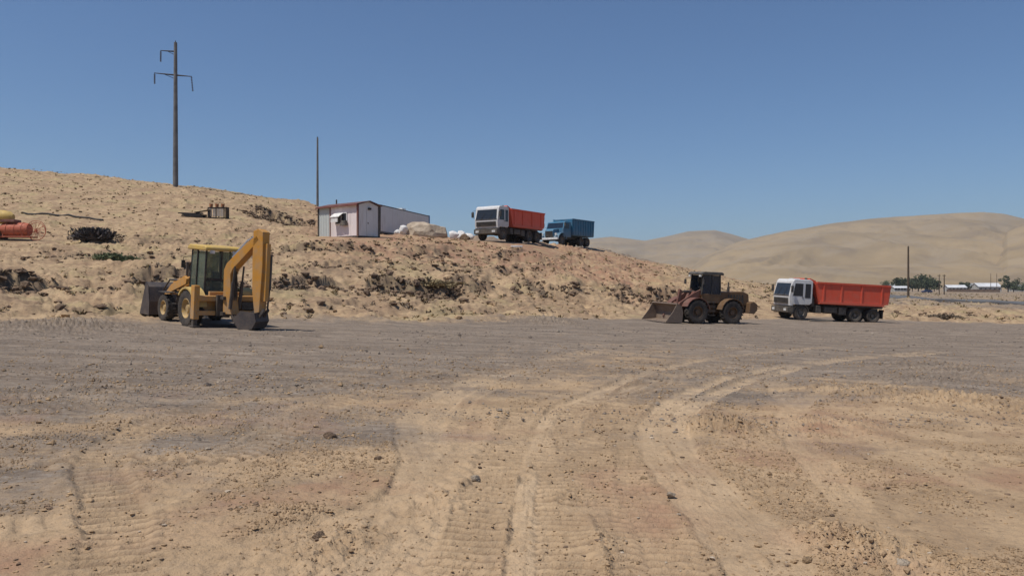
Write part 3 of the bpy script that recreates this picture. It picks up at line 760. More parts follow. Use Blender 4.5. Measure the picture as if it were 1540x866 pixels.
# ------------------------------------------------------------ backhoe loader
def backhoe():
    t = thing('backhoe_loader', 'yellow backhoe loader seen from behind with raised digging arm folded down', 'backhoe loader')
    Y = M['yellow']
    m = MB(); m.b(-1.7, 1.6, -.36, .36, .55, 1.0); m.b(-.9, .4, -.62, .62, .60, .95); m.b(1.3, 1.75, -.34, .34, .6, 1.25)
    for x, r in ((1.12, .5), (-1.1, .64)): m.cyl((x, -.9, r), (x, .9, r), .12)
    m.build('chassis_frame', M['steel'], t)
    m = MB(); m.prism([(.5, 1.0), (.5, 1.72), (1.85, 1.55), (1.98, 1.4), (1.98, .95)], -.42, .42); m.build('bonnet', Y, t, bevel=.05)
    m = MB(); m.b(1.97, 2.01, -.36, .36, 1.0, 1.4); m.build('grille', M['black'], t)
    m = MB(); m.cyl((.95, .3, 1.6), (.95, .3, 2.25), .045); m.build('exhaust_pipe', M['steel'], t)
    # cab
    CB = Matrix.Translation((-1.3, 0, 0)) @ Matrix.Diagonal((.72, .84, 1, 1)) @ Matrix.Translation((1.3, 0, 0))
    lo, hi = .98, 2.76
    posts = [(-1.28, .66), (-.45, .72), (.50, .62)]
    m = MB(CB); m.b(-1.32, .55, -.74, .74, lo-.05, lo+.08)
    m.b(.42, .55, -.6, .6, lo, 1.62); m.build('cab_floor', M['black'], t)
    for x, y in posts:
        for s in (-1, 1):
            m = MB(CB); m.cyl((x*1.0, s*(y+.06), lo), (x*.97, s*y, hi), .045, n=8); m.build('cab_post', M['black'], t)
    m = MB(CB); m.prism([(-1.50, 2.74), (-1.50, 2.86), (-1.35, 2.92), (.42, 2.95), (.66, 2.88), (.68, 2.76)], -.80, .80); m.build('roof', M['yellow_roof'], t, bevel=.04)
    for x0, x1, y0, y1 in ((-1.26, -.48, .72, .72), (-.42, .48, .74, .66)):
        for s in (-1, 1):
            m = MB(CB); a = s*(y0+.03); b = s*(y1+.03)
            m.add([(x0, a, 1.06), (x1, b, 1.06), (x1*.98, b-s*.05, 2.72), (x0*.98, a-s*.05, 2.72), (x0, a-s*.012, 1.06), (x1, b-s*.012, 1.06), (x1*.98, b-s*.062, 2.72), (x0*.98, a-s*.062, 2.72)],
                  [(0, 1, 2, 3), (7, 6, 5, 4), (0, 4, 5, 1), (1, 5, 6, 2), (2, 6, 7, 3), (3, 7, 4, 0)]); m.build('side_window', M['cabglass'], t)
    m = MB(CB); m.b(-1.30, -1.285, -.64, .64, 1.75, 2.70); m.build('rear_window', M['cabglass'], t)
    m = MB(CB); m.b(-1.30, -1.285, -.66, .66, 1.06, 1.66); m.build('rear_lower_window', M['cabglass'], t)
    m = MB(CB); m.b(-1.32, -1.27, -.68, .68, 1.68, 1.74); m.b(-1.32, -1.27, -.03, .03, 1.74, 2.74); m.build('window_bar', M['black'], t)
    m = MB(CB); m.b(.50, .515, -.58, .58, 1.66, 2.70); m.build('windscreen', M['cabglass'], t)
    m = MB(CB); m.b(-.75, -.25, -.25, .25, 1.25, 1.40); m.b(-.82, -.70, -.24, .24, 1.35, 1.98); m.b(-.65, -.35, -.15, .15, 1.0, 1.27); m.build('seat', M['navy'], t, bevel=.04)
    m = MB(CB); m.cyl((.35, 0, 1.05), (.12, 0, 1.68), .04); m.lathe((.11, 0, 1.70), [(.19, 0), (.175, .015), (.16, 0), (.175, -.015)], 18, 'z'); m.build('steering_wheel', M['black'], t)
    for s in (-1, 1):
        m = MB(CB); m.box((-1.47, s*.5, 2.70), (.08, .2, .12)); m.build('work_lamp', M['lamp'], t)
        m = MB(CB); m.tube([(.5, s*.68, 2.5), (.62, s*.98, 2.45), (.62, s*.98, 2.1)], .014, 6); m.box((.62, s*.98, 2.2), (.04, .16, .28)); m.build('mirror', M['black'], t)
        # rear fender
        g = MB(); pts = []
        for i in range(9):
            a = R(175-i*17.5); pts.append((-1.1+.76*math.cos(a), .70+.72*math.sin(a)))
        pts2 = [(-1.1+(x+1.1)*.91, .70+(z-.70)*.91) for x, z in pts][::-1]
        g.prism(pts+pts2, min(s*.72, s*1.2), max(s*.72, s*1.2)); g.build('rear_fender', M['yellow_roof'], t, smooth=True)
        wheel(t, -1.1, s*.98, .65, .44, M['yellow_rim'], lugs=18)
        wheel(t, 1.12, s*.95, .50, .32, M['yellow_rim'], lugs=16)
        g = MB(); g.b(.75, 1.5, s*.95-.18, s*.95+.18, 1.07, 1.10); g.build('front_fender', M['black'], t)
        # loader arms
        g = MB(); g.prism([(.15, 1.65), (.35, 1.75), (1.55, 1.35), (2.62, .62), (2.70, .40), (2.48, .36), (1.45, 1.10), (.2, 1.45)], s*.60-.05, s*.60+.05); g.build('loader_arm', Y, t, bevel=.01)
        g = MB(); g.cyl((.6, s*.5, .95), (1.3, s*.55, 1.1), .055); g.cyl((1.3, s*.55, 1.1), (1.65, s*.58, 1.17), .03); g.build('lift_ram', M['steel'], t)
        g = MB(); g.cyl((.9, s*.55, 1.55), (1.9, s*.55, 1.52), .045); g.cyl((1.9, s*.55, 1.52), (2.55, s*.55, 1.05), .03); g.build('tilt_ram', M['steel'], t)
    # front bucket
    prof = [(2.62, .10), (2.62, .62), (2.78, 1.18), (3.05, 1.36), (3.08, 1.30), (2.86, 1.12), (2.70, .62), (2.72, .20), (3.55, .10), (3.55, .06)]
    g = MB(); g.prism(prof, -1.02, 1.02)
    for s in (-1, 1): g.prism([(2.62, .08), (2.62, .62), (2.78, 1.18), (3.05, 1.36), (3.55, .08)], s*1.01-.02, s*1.01+.02)
    fb = g.build('front_bucket', M['bucket'], t)
    for i in range(9):
        y = -.92+i*.23; g = MB(); g.prism([(3.45, .05), (3.45, .13), (3.74, .07), (3.74, .05)], y-.04, y+.04); g.build('tooth', M['steel'], fb)
    # rear frame and stabilisers
    g = MB(); g.b(-2.0, -1.66, -1.12, 1.12, .98, 1.16); g.b(-2.0, -1.66, -1.12, 1.12, .48, .64); g.b(-1.72, -1.66, -1.1, 1.1, .6, 1.0)
    g.b(-1.75, -1.62, -.6, .6, 1.1, 1.3); g.build('rear_frame', Y, t, bevel=.015)
    for s in (-1, 1):
        g = MB(); g.b(-1.98, -1.70, s*1.15-.10, s*1.15+.10, .34, 1.52); lg = g.build('stabiliser_leg', Y, t, bevel=.015)
        g = MB(); g.b(-1.92, -1.76, s*1.15-.07, s*1.15+.07, .12, .36); g.box((-1.84, s*1.15, .09), (.40, .26, .05)); g.build('foot', M['steel'], lg)
    # swing post
    KX, KY = -2.16, .16
    g = MB(); g.b(-2.12, -1.98, KY-.32, KY+.32, .46, 1.20); g.cyl((KX, KY, .42), (KX, KY, 1.25), .13, n=14); g.b(KX-.2, KX+.1, KY-.22, KY+.22, .5, .62); g.b(KX-.2, KX+.1, KY-.22, KY+.22, 1.05, 1.17)
    g.build('swing_post', M['steel'], t)
    A = Matrix.Translation((KX, KY, 0)) @ Matrix.Rotation(R(180+ARM_SWING), 4, 'Z') @ Matrix.Diagonal((.90, 1, 1, 1))   # local +x = away from the machine
    g = MB(A); g.prism([(.02, .55), (.0, 1.2), (-.02, 2.10), (.10, 2.34), (.95, 3.05), (1.46, 3.36), (1.58, 3.22), (1.12, 2.80), (.40, 2.15), (.30, 1.95), (.36, 1.3), (.46, .55)], -.19, .19)
    bo = g.build('boom', Y, t, bevel=.015)
    g = MB(A)
    for y in (-.24, .24): g.cyl((.40, y, .75), (.50, y, 1.7), .065); g.cyl((.50, y, 1.7), (.55, y, 2.25), .035)
    g.build('boom_ram', M['steel'], bo)
    g = MB(A); g.cyl((.25, 0, 2.55), (.95, 0, 3.18), .07); g.cyl((.95, 0, 3.18), (1.42, 0, 3.46), .04); g.build('dipper_ram', M['chrome'], bo)
    g = MB(A)
    for y in (-.07, 0, .07): g.tube([(.36, y, .8), (.42, y, 1.5), (.36, y, 2.1), (.60, y, 2.5), (1.0, y, 2.9), (1.35, y, 3.3)], .022, 6)
    g.build('hydraulic_hose', M['black'], bo)
    g = MB(A); g.prism([(1.30, 3.52), (1.52, 3.60), (1.74, 3.50), (1.78, 2.4), (1.72, .72), (1.50, .66), (1.36, 1.4), (1.30, 2.6)], -.19, .19)
    di = g.build('dipper', Y, t, bevel=.015)
    g = MB(A); g.b(1.44, 1.56, .192, .20, 2.5, 3.2); g.build('dark_plate', M['black'], di)  # thin black plate on the dipper side, standing for its dark slot
    g = MB(A); g.b(1.74, 1.90, -.10, .10, 1.1, 3.1); g.build('extending_dipper', Y, di, bevel=.01)
    g = MB(A); g.cyl((1.86, .17, 2.7), (1.86, .17, 1.5), .06); g.cyl((1.86, .17, 1.5), (1.80, .17, .80), .035); g.build('bucket_ram', M['steel'], di)
    g = MB(A); g.prism([(1.86, .86), (1.92, .78), (1.62, .40), (1.54, .46)], .10, .16); g.prism([(1.86, .86), (1.92, .78), (1.62, .40), (1.54, .46)], -.16, -.10); g.build('bucket_link', M['steel'], di)
    arc = [(1.66, .70), (1.74, .40), (1.58, .14), (1.25, .05), (.92, .12), (.66, .36)]
    inn = [(.70, .42), (.95, .20), (1.25, .13), (1.52, .20), (1.64, .42), (1.56, .68)]
    g = MB(A); g.prism(arc+inn, -.36, .36)
    for s in (-1, 1): g.prism(arc+[(.66, .40), (1.0, .72)], s*.35-.02, s*.35+.02)
    bk = g.build('digging_bucket', M['bucket'], t)
    for i in range(5):
        y = -.3+i*.15; g = MB(A); g.prism([(.74, .26), (.80, .32), (.56, .56), (.53, .53)], y-.03, y+.03); g.build('tooth', M['steel'], bk)
    # rear number plate and yellow sheet on the frame
    g = MB(); g.b(-2.02, -2.005, -.95, -.5, .68, .95); g.build('control_valve_cover', M['black'], t)
    return t
M['yellow_roof'] = painted('faded_pale_yellow_paint', (.60, .40, .10), amt=.35)
M['bucket'] = painted('dark_bucket_steel', (.06, .055, .06), dust=(.17, .13, .10), amt=.5, metal=.2)
ARM_SWING = 25
place(backhoe(), *P(306, 30.0), 90+45)

# ------------------------------------------------------------ wheel loader
def wheel_loader():
    t = thing('wheel_loader', 'dusty brown wheel loader with its wide bucket resting on the ground', 'wheel loader')
    B = M['loader']; RD = M['loader_red']
    m = MB(); m.b(.2, 1.9, -.42, .42, .62, 1.35); m.prism([(.35, 1.3), (.5, 2.05), (.95, 2.1), (1.35, 1.3)], -.38, .38)
    m.cyl((1.2, -.9, .76), (1.2, .9, .76), .17); m.build('front_frame', RD, t, bevel=.02)
    m = MB(); m.b(-3.0, .15, -.46, .46, .70, 1.25); m.cyl((-1.5, -.9, .76), (-1.5, .9, .76), .17); m.cyl((.15, 0, .6), (.15, 0, 1.4), .16); m.build('rear_frame', B, t, bevel=.02)
    m = MB(); m.prism([(-.85, 1.25), (-.85, 2.10), (-2.7, 2.18), (-3.15, 2.02), (-3.22, 1.25)], -.66, .66); en = m.build('engine_cover', B, t, bevel=.05)
    for s in (-1, 1):
        for i in range(6):
            g = MB(); g.b(-2.7+i*.22, -2.58+i*.22, min(s*.655, s*.675), max(s*.655, s*.675), 1.45, 1.95); g.build('vent', M['black'], en)
    m = MB(); m.prism([(-2.95, .75), (-3.0, 1.45), (-3.30, 1.55), (-3.62, 1.35), (-3.62, .95), (-3.4, .72)], -1.05, 1.05); m.build('counterweight', B, t, bevel=.05)
    m = MB(); m.b(-3.25, -3.2, -.5, .5, 1.4, 1.95); m.build('radiator_grille', M['black'], t)
    m = MB(); m.cyl((-1.75, .3, 2.1), (-1.75, .3, 2.78), .05); m.cyl((-1.75, .3, 2.15), (-1.75, .3, 2.45), .09); m.build('exhaust_pipe', M['steel'], t)
    m = MB(); m.cyl((-1.35, -.3, 2.1), (-1.35, -.3, 2.42), .10); m.cyl((-1.35, -.3, 2.42), (-1.35, -.3, 2.5), .15); m.build('air_intake', M['black'], t)
    # cab
    m = MB(); m.prism([(-.82, 1.35), (-.86, 1.95), (.62, 1.95), (.52, 1.35)], -.72, .72); m.build('cab_base', B, t, bevel=.02)
    for x, xt in ((-.84, -.80), (-.15, -.15), (.62, .48)):
        for s in (-1, 1):
            g = MB(); g.cyl((x, s*.70, 1.9), (xt, s*.66, 3.22), .05, n=8); g.build('cab_post', M['black'], t)
    m = MB(); m.prism([(-1.0, 3.2), (-1.0, 3.33), (-.85, 3.40), (.5, 3.40), (.70, 3.32), (.70, 3.2)], -.82, .82); m.build('roof', M['grey'], t, bevel=.03)
    for s in (-1, 1):
        g = MB(); g.b(-.80, -.18, min(s*.66, s*.68), max(s*.66, s*.68), 1.97, 3.18); g.build('side_window', M['blueglass'], t)
        g = MB(); g.b(-.12, .52, min(s*.66, s*.68), max(s*.66, s*.68), 1.50, 3.18); dr = g.build('door', M['blueglass'], t)
        g = MB(); g.b(-.08, .02, min(s*.68, s*.71), max(s*.68, s*.71), 1.95, 2.0); g.build('handle', M['black'], dr)
        g = MB(); g.tube([(.55, s*.7, 3.0), (.75, s*1.05, 2.95), (.75, s*1.05, 2.6)], .015, 6); g.box((.75, s*1.05, 2.72), (.05, .2, .32)); g.build('mirror', M['black'], t)
        g = MB(); g.box((.70, s*.6, 3.12), (.1, .18, .12)); g.build('work_lamp', M['lamp'], t)
        # fenders
        for cx, d0, d1 in ((1.2, 170, 20), (-1.5, 165, 10)):
            pts = []
            for i in range(9):
                a = R(d0-i*(d0-d1)/8.); pts.append((cx+.92*math.cos(a), .80+.90*math.sin(a)))
            pts2 = [(cx+(x-cx)*.95, .80+(z-.80)*.95) for x, z in pts][::-1]
            g = MB(); g.prism(pts+pts2, min(s*.62, s*1.28), max(s*.62, s*1.28)); g.build('fender', B if cx < 0 else RD, t)
        for x in (1.2, -1.5): wheel(t, x, s*1.02, .77, .54, M['loader'], lugs=18, inner=.5)
        g = MB()
        for i in range(4): g.b(-.25, .25, s*.95-.12, s*.95+.12, .55+i*.28, .59+i*.28)
        for x in (-.25, .25): g.b(x-.02, x+.02, s*.95-.12, s*.95-.08, .5, 1.5)
        g.build('ladder', M['steel'], t)
        # lift arm
        g = MB(); g.prism([(.42, 2.10), (.62, 2.22), (1.15, 1.98), (2.15, 1.35), (2.75, .42), (2.62, .26), (2.42, .30), (1.95, 1.02), (1.05, 1.62), (.45, 1.85)], s*.52-.07, s*.52+.07); g.build('lift_arm', RD, t, bevel=.015)
        g = MB(); g.cyl((.55, s*.5, .85), (1.2, s*.52, 1.15), .09); g.cyl((1.2, s*.52, 1.15), (1.75, s*.52, 1.32), .05); g.build('lift_ram', M['steel'], t)
    m = MB(); m.cyl((1.9, -.52, 1.25), (1.9, .52, 1.25), .12); m.build('cross_tube', RD, t)
    m = MB(); m.cyl((.75, 0, 2.05), (1.5, 0, 2.05), .10); m.cyl((1.5, 0, 2.05), (1.85, 0, 2.02), .055); m.build('tilt_ram', M['steel'], t)
    m = MB(); m.prism([(1.70, 2.12), (1.88, 2.22), (2.02, 1.5), (2.08, .85), (1.92, .80), (1.80, 1.5)], -.09, .09); m.prism([(2.0, .80), (2.0, .95), (2.6, .92), (2.6, .80)], -.07, .07); m.build('bell_crank', RD, t, bevel=.01)
    # bucket, tipped slightly forward
    out = [(2.55, .12), (2.50, .70), (2.62, 1.12), (2.95, 1.30), (3.02, 1.24), (2.74, 1.06), (2.60, .70), (2.66, .20), (3.80, .10), (3.80, .04)]
    g = MB(); g.prism(out, -1.5, 1.5)
    for s in (-1, 1): g.prism([(2.55, .06), (2.50, .70), (2.62, 1.12), (2.95, 1.28), (3.25, .75), (3.80, .06)], s*1.49-.025, s*1.49+.025)
    bk = g.build('bucket', M['bucket_brown'], t)
    for i in range(9):
        y = -1.4+i*.35; g = MB(); g.prism([(3.70, .02), (3.70, .12), (4.0, .06), (4.0, .03)], y-.06, y+.06); g.build('tooth', M['steel'], bk)
    m = MB(); m.b(-.5, -.05, -.25, .25, 1.97, 2.1); m.b(-.55, -.42, -.25, .25, 2.05, 2.7); m.build('seat', M['navy'], t, bevel=.03)
    m = MB(); m.cyl((.4, 0, 1.9), (.2, 0, 2.35), .04); m.lathe((.2, 0, 2.36), [(.2, 0), (.185, .015), (.17, 0), (.185, -.015)], 16, 'z'); m.build('steering_wheel', M['black'], t)
    return t
M['bucket_brown'] = painted('earth_stained_bucket', (.13, .085, .06), dust=(.26, .20, .15), amt=.6)
place(wheel_loader(), *P(1056, 46.8), 180+21, scale=.88)

# ------------------------------------------------------------ site cabin
def ribbed(m, a, b, z0, z1, pitch, depth, th=.04):
    """a wall of trapezoid-profiled sheet from a to b (xy); ribs stand proud to the right of a->b"""
    a = Vector((a[0], a[1], 0)); b = Vector((b[0], b[1], 0)); L = (b-a).length; u = (b-a)/L; n = Vector((u.y, -u.x, 0))
    k = max(1, round(L/pitch)); p = L/k; pts = []
    for i in range(k):
        for f, h in ((0, 0), (.35, 0), (.5, 1), (.85, 1)): pts.append(a+u*(i+f)*p+n*h*depth)
    pts.append(b)
    vs = [q+Vector((0, 0, z)) for z in (z0, z1) for q in pts]; N = len(pts)
    vs += [a-n*th+Vector((0, 0, z0)), b-n*th+Vector((0, 0, z0)), a-n*th+Vector((0, 0, z1)), b-n*th+Vector((0, 0, z1))]
    m.add(vs, [(i, i+1, N+i+1, N+i) for i in range(N-1)]+[(2*N+1, 2*N, 2*N+2, 2*N+3), (0, 2*N, 2*N+2, N) [::-1], (N-1, 2*N+1, 2*N+3, 2*N-1)]); return m
def cabin():
    t = thing('site_cabin', 'small pale sheet-metal cabin with low dark red roof and one window on the bank', 'cabin')
    # local: +x along the long front (left to right in view), front is -y ; origin at the front right corner
    Lx, Ly, H = 4.8, 2.2, 2.55
    m = MB(); m.b(-Lx+.02, -.02, .02, Ly-.02, .0, .14); m.build('base_frame', M['black'], t)
    m = MB(); ribbed(m, (-Lx, 0), (-3.35, 0), .12, H, .22, .035); m.build('front_wall', M['panel_pale'], t)['label'] = 'pale green-grey ribbed wall section'
    m = MB(); ribbed(m, (-3.33, 0), (0, 0), .12, H, .40, .012); m.build('front_wall', M['panel_pink'], t)['label'] = 'pinkish white wall section with the window'
    m = MB(); ribbed(m, (0, 0), (0, Ly), .12, H, .55, .012); m.build('end_wall', M['panel_grey'], t)
    m = MB(); ribbed(m, (0, Ly), (-Lx, Ly), .12, H, .3, .02); m.build('rear_wall', M['panel_grey'], t)
    m = MB(); ribbed(m, (-Lx, Ly), (-Lx, 0), .12, H, .3, .02); m.build('end_wall', M['panel_grey'], t)
    for x, y in ((-Lx, -.02), (0.02, -.02), (0.02, Ly+.02), (-Lx, Ly+.02)):
        g = MB(); g.box((x, y, H/2+.03), (.13, .13, H-.04)); g.build('corner_post', M['redtrim'] if (x > 0 and y < 0) else M['black'], t)
    g = MB(); g.b(-3.39, -3.29, -.055, .02, .1, H); g.build('wall_trim', M['redtrim'], t)
    # low gable roof, ridge along x
    g = MB()
    for s in (0, 1):
        y0, y1 = (-.22, Ly/2) if s == 0 else (Ly/2, Ly+.22)
        z0, z1 = (H+.02, H+.34) if s == 0 else (H+.34, H+.02)
        x0, x1 = -Lx-.12, .22
        g.add([(x0, y0, z0), (x1, y0, z0), (x1, y1, z1), (x0, y1, z1), (x0, y0, z0+.06), (x1, y0, z0+.06), (x1, y1, z1+.06), (x0, y1, z1+.06)],
              [(3, 2, 1, 0), (4, 5, 6, 7), (0, 1, 5, 4), (1, 2, 6, 5), (2, 3, 7, 6), (3, 0, 4, 7)])
    rf = g.build('roof', M['roofing'], t)
    g = MB(); g.add([(x, y, z) for x in (-.02, .02) for y, z in ((0, H), (Ly, H), (Ly/2, H+.32))], [(0, 1, 2), (5, 4, 3), (0, 3, 4, 1), (1, 4, 5, 2), (2, 5, 3, 0)]); g.build('gable', M['panel_grey'], t)
    g = MB(); g.b(-Lx-.1, .2, -.27, -.215, H-.06, H+.07); g.build('fascia', M['redtrim'], rf)
    g = MB(); g.b(-2.6, -1.3, -.05, -.02, 1.15, 1.95)
    wn_ = g.build('window', M['glass'], t)
    for bx in ((-2.66, -1.24, 1.95, 2.01), (-2.66, -1.24, 1.09, 1.15)):
        g = MB(); g.b(bx[0], bx[1], -.075, -.02, bx[2], bx[3]); g.build('frame', M['palewhite'], wn_)
    for x in (-2.66, -1.96, -1.30):
        g = MB(); g.b(x, x+.06, -.07, -.02, 1.15, 1.95); g.build('frame', M['palewhite'], wn_)
    g = MB(); g.add([(-2.75, -.08, 2.0), (-1.65, -.08, 2.0), (-1.65, -.55, 1.68), (-2.75, -.55, 1.68), (-2.75, -.08, 1.96), (-1.65, -.08, 1.96), (-1.65, -.55, 1.64), (-2.75, -.55, 1.64)],
        [(0, 1, 2, 3)[::-1], (4, 5, 6, 7), (0, 1, 5, 4), (1, 2, 6, 5), (2, 3, 7, 6), (3, 0, 4, 7)]); g.b(-2.7, -1.85, -.5, -.47, 1.25, 1.64); g.build('awning', M['palewhite'], t)
    g = MB(); g.b(-1.75, -1.15, -.35, -.07, .95, 1.35); g.build('air_conditioner', M['grey'], t, bevel=.02)
    g = MB(); g.b(.02, .045, .9, 1.75, .2, 2.15); dr = g.build('door', M['panel_grey'], t)
    g = MB(); g.b(.045, .09, 1.0, 1.06, 1.1, 1.2); g.build('handle', M['black'], dr)
    g = MB(); g.box((.12, Ly*.52, 2.3), (.18, .22, .16)); g.build('lamp', M['black'], t)
    g = MB(); g.cyl((-3.9, Ly/2, H+.3), (-3.9, Ly/2, H+.75), .06); g.build('flue', M['steel'], rf)
    return t
cb = cabin(); cxy = P(538, 63); place(cb, *cxy, -38, tilt=False, dz=.06)

def container():
    t = thing('shipping_container', 'long grey ribbed container behind the cabin with a blue far end', 'container')
    L, W, H = 12.2, 2.44, 2.6     # local +x away from the camera, near long side is -y
    m = MB(); ribbed(m, (.1, 0), (L-.1, 0), .16, H-.1, .28, .036); m.build('side_wall', M['panel_grey'], t)
    m = MB(); ribbed(m, (L-.1, W), (.1, W), .16, H-.1, .28, .036); m.build('side_wall', M['panel_grey'], t)
    m = MB(); ribbed(m, (0, W-.1), (0, .1), .16, H-.1, .28, .03); m.build('end_wall', M['panel_grey'], t)
    m = MB(); m.b(L-.03, L, .1, W-.1, .16, H-.1)
    dr = m.build('end_door', M['bluetrim'], t)
    for y in (.5, 1.0, 1.5, 2.0): g = MB(); g.cyl((L+.03, y, .2), (L+.03, y, H-.15), .02, n=6); g.build('lock_rod', M['steel'], dr)
    m = MB()
    for y in (-.02, W-.1): m.b(0, L, y, y+.12, 0, .16); m.b(0, L, y, y+.12, H-.1, H)
    for x in (0, L-.12): m.b(x, x+.12, .1, W-.1, 0, .16); m.b(x, x+.12, .1, W-.1, H-.1, H)
    for x in (.05, L-.15):
        for y in (-.03, W-.09): m.b(x-.05, x+.13, y, y+.13, .15, H-.08)
    m.build('corner_frame', M['grey'], t)
    for y in (-.05, W-.08):
        m = MB(); m.b(L-.25, L+.015, y, y+.14, .0, H+.02); m.build('corner_post', M['bluetrim'], t)
    m = MB(); m.b(.1, L-.1, .08, W-.08, H-.06, H-.02); m.build('roof', M['panel_pale'], t)
    m = MB(); m.b(6, 6.9, .4, 1.4, H-.02, H+.25); m.build('roof_box', M['palewhite'], t)
    for x in (2.0, 5.5, 9.0):
        g = MB(); g.b(x, x+.35, -.01, .3, -.32, 0); g.build('foundation_block', M['concrete'], t)
    return t
ct = container(); place(ct, *P(571, 73.5), 74, tilt=False, dz=.30)

# ------------------------------------------------------------ poles
def power_pole():
    t = thing('power_pole', 'tall grey power pole with two crossarms standing on the hill crest', 'power pole')
    H = 18.6
    g = MB(); g.cyl((0, 0, -1), (0, 0, H), .34, .20, 16); g.build('shaft', M['concrete'], t, smooth=True)
    def arm(x0, x1, z, dz0, dz1, w=.07):
        g = MB(); xs = (x0, x1)
        g.cyl((x0, 0, z+dz0), (0, 0, z), w*.7, w*1.6, 8)
        if x1 > 0: g.cyl((0, 0, z), (x1, 0, z+dz1), w*1.6, w*.7, 8)
        g.cyl((0, 0, z-.5), (x0*.55, 0, z+dz0*.5), w*.5, n=6)
        a = g.build('crossarm', M['iron'], t); return a
    def ins(x, z, dx, L=1.35):
        g = MB(); g.cyl((x, 0, z), (x+dx, 0, z-L), .03, n=6)
        for i in range(9):
            f = (i+.6)/9.; g.cyl((x+dx*f, 0, z-L*f), (x+dx*f, 0, z-L*f-.06), .13, .09, 10)
        g.build('insulator_string', M['ceramic'], t)
    arm(-1.95, 0, 17.45, .12, 0); arm(-2.75, 2.1, 14.4, .28, -.18)
    ins(-1.9, 17.5, -.02); ins(-2.7, 14.6, 0, 1.3); ins(2.05, 14.2, .18, 1.9)
    g = MB(); g.cyl((0, 0, H), (0, 0, H+.25), .05); g.build('cap', M['iron'], t)
    return t
pp = power_pole(); x, y = P(264, 103); pp.location = (x, y, ground_z(x, y))
def plain_pole(px, d, H, r, label, mat='wood', top=0):
    t = thing('utility_pole', label, 'pole'); g = MB(); g.cyl((0, 0, -.6), (0, 0, H), r, r*.65, 12); g.build('shaft', M[mat], t, smooth=True)
    g = MB()
    if top: g.cyl((-top, 0, H-.35), (top, 0, H-.35), r*.4, n=6)
    g.cyl((0, 0, H), (0, 0, H+.12), r*.3, n=6)
    for s in (-1, 1):
        if top: g.cyl((s*top*.9, 0, H-.35), (s*top*.9, 0, H-.15), r*.35, n=6)
    g.build('pole_top', M['iron'], t)
    x, y = P(px, d); t.location = (x, y, ground_z(x, y)); return t
plain_pole(477.5, 109, 9.7, .17, 'bare dark pole standing behind the left end of the cabin', 'concrete')
plain_pole(1366, 148, 9.9, .22, 'tall brown pole beside the far trees right of the parked dump truck', 'wood')
plain_pole(1412.5, 250, 6.3, .16, 'left one of two short poles close together before the far village', 'wood', .5)
plain_pole(1420, 255, 6.4, .20, 'right and thicker one of two short poles close together before the far village', 'wood', .5)
plain_pole(1490, 470, 11.0, .17, 'faint thin far pole above the long white roof', 'wood')
plain_pole(1499, 480, 11.0, .17, 'faint thin far pole at the right end of the long white roof', 'wood')

# ------------------------------------------------------------ rocks
rng = np.random.default_rng(5)
def rock_mesh(seed, sub=2, rough=.28, squash=(1, .8, .6)):
    import bmesh
    bm = bmesh.new(); bmesh.ops.create_icosphere(bm, subdivisions=sub, radius=1)
    r0 = random.Random(seed); planes = [(Vector((r0.gauss(0, 1), r0.gauss(0, 1), r0.gauss(0, 1))).normalized(), r0.uniform(.55, .9)) for _ in range(9)]
    for v in bm.verts:
        for n, dd in planes:
            e = v.co.dot(n)-dd
            if e > 0: v.co -= n*e
        v.co *= 1+r0.uniform(-rough, rough)*.25
        v.co.x *= squash[0]; v.co.y *= squash[1]; v.co.z *= squash[2]
    me = bpy.data.meshes.new('rock'); bm.to_mesh(me); bm.free(); return me
def stone_mat(name, a, b):
    t = NT(name); n = t.noise(2.5, 5, t.tc); t.color(t.mix(t.ramp(n, .35, .65), a, b)); return t.fin(.95, .15, t.bump(t.noise(6, 6, t.tc), .7, .12))
M['clod'] = stone_mat('dry_earth_clod', (.42, .29, .17), (.28, .19, .115))
M['clod_dark'] = stone_mat('dark_brown_clod', (.22, .15, .10), (.13, .09, .062))
M['stone_pale'] = stone_mat('pale_limestone', (.50, .41, .31), (.34, .27, .20))
def one_rock(px, py, size, mat, label, seed, d=None, squash=(1, .8, .6), cat='rock', name='rock', group=None, sub=3):
    x, y = G(px, py) if d is None else P(px, d)
    me = rock_mesh(seed, sub, squash=squash); me.materials.append(M[mat])
    o = bpy.data.objects.new(name, me); COL.objects.link(o); o.scale = (size, size, size)
    o.rotation_euler = (random.uniform(-.15, .15), random.uniform(-.15, .15), random.uniform(0, 6.28)) if d is None else (0, 0, 0)
    o.location = (x, y, ground_z(x, y)+size*squash[2]*.35); return tag(o, label, cat, group)
one_rock(903, 826, .075, 'stone_pale', 'pale stone half sunk between the two central wheel tracks', 11)
one_rock(1352, 856, .12, 'stone_pale', 'large pale stone at the bottom edge right of the tracks', 12, squash=(1, .8, .55))
one_rock(1305, 858, .085, 'clod', 'brown lump left of the large pale stone at the bottom edge', 18)
one_rock(1242, 815, .08, 'clod_dark', 'dark brown clod in the rubble at the lower right', 13)
one_rock(1215, 845, .06, 'clod', 'brown clod at the left edge of the lower right rubble', 19)
one_rock(496, 658, .10, 'clod_dark', 'small dark clod alone on the middle of the yard', 14)
one_rock(570, 692, .06, 'clod_dark', 'small dark clod right of and nearer than the one on the middle of the yard', 15)
one_rock(714, 722, .07, 'stone_pale', 'small white stone beside the left ladder-shaped tyre print', 16)
one_rock(478, 812, .075, 'clod_dark', 'dark clod at the end of the pale blocky tyre print at lower left', 17)
one_rock(345, 770, .045, 'clod_dark', 'small dark clod near the blocky tyre print at left', 20)
one_rock(1010, 745, .05, 'stone_pale', 'small pale stone on the reddish ladder-shaped print', 21)
one_rock(1085, 648, .16, 'clod', 'brown clod on the low spoil heap right of the curving tracks', 22)
one_rock(968, 722, .06, 'clod', 'clod in the crumbled soil above the reddish print', 23)
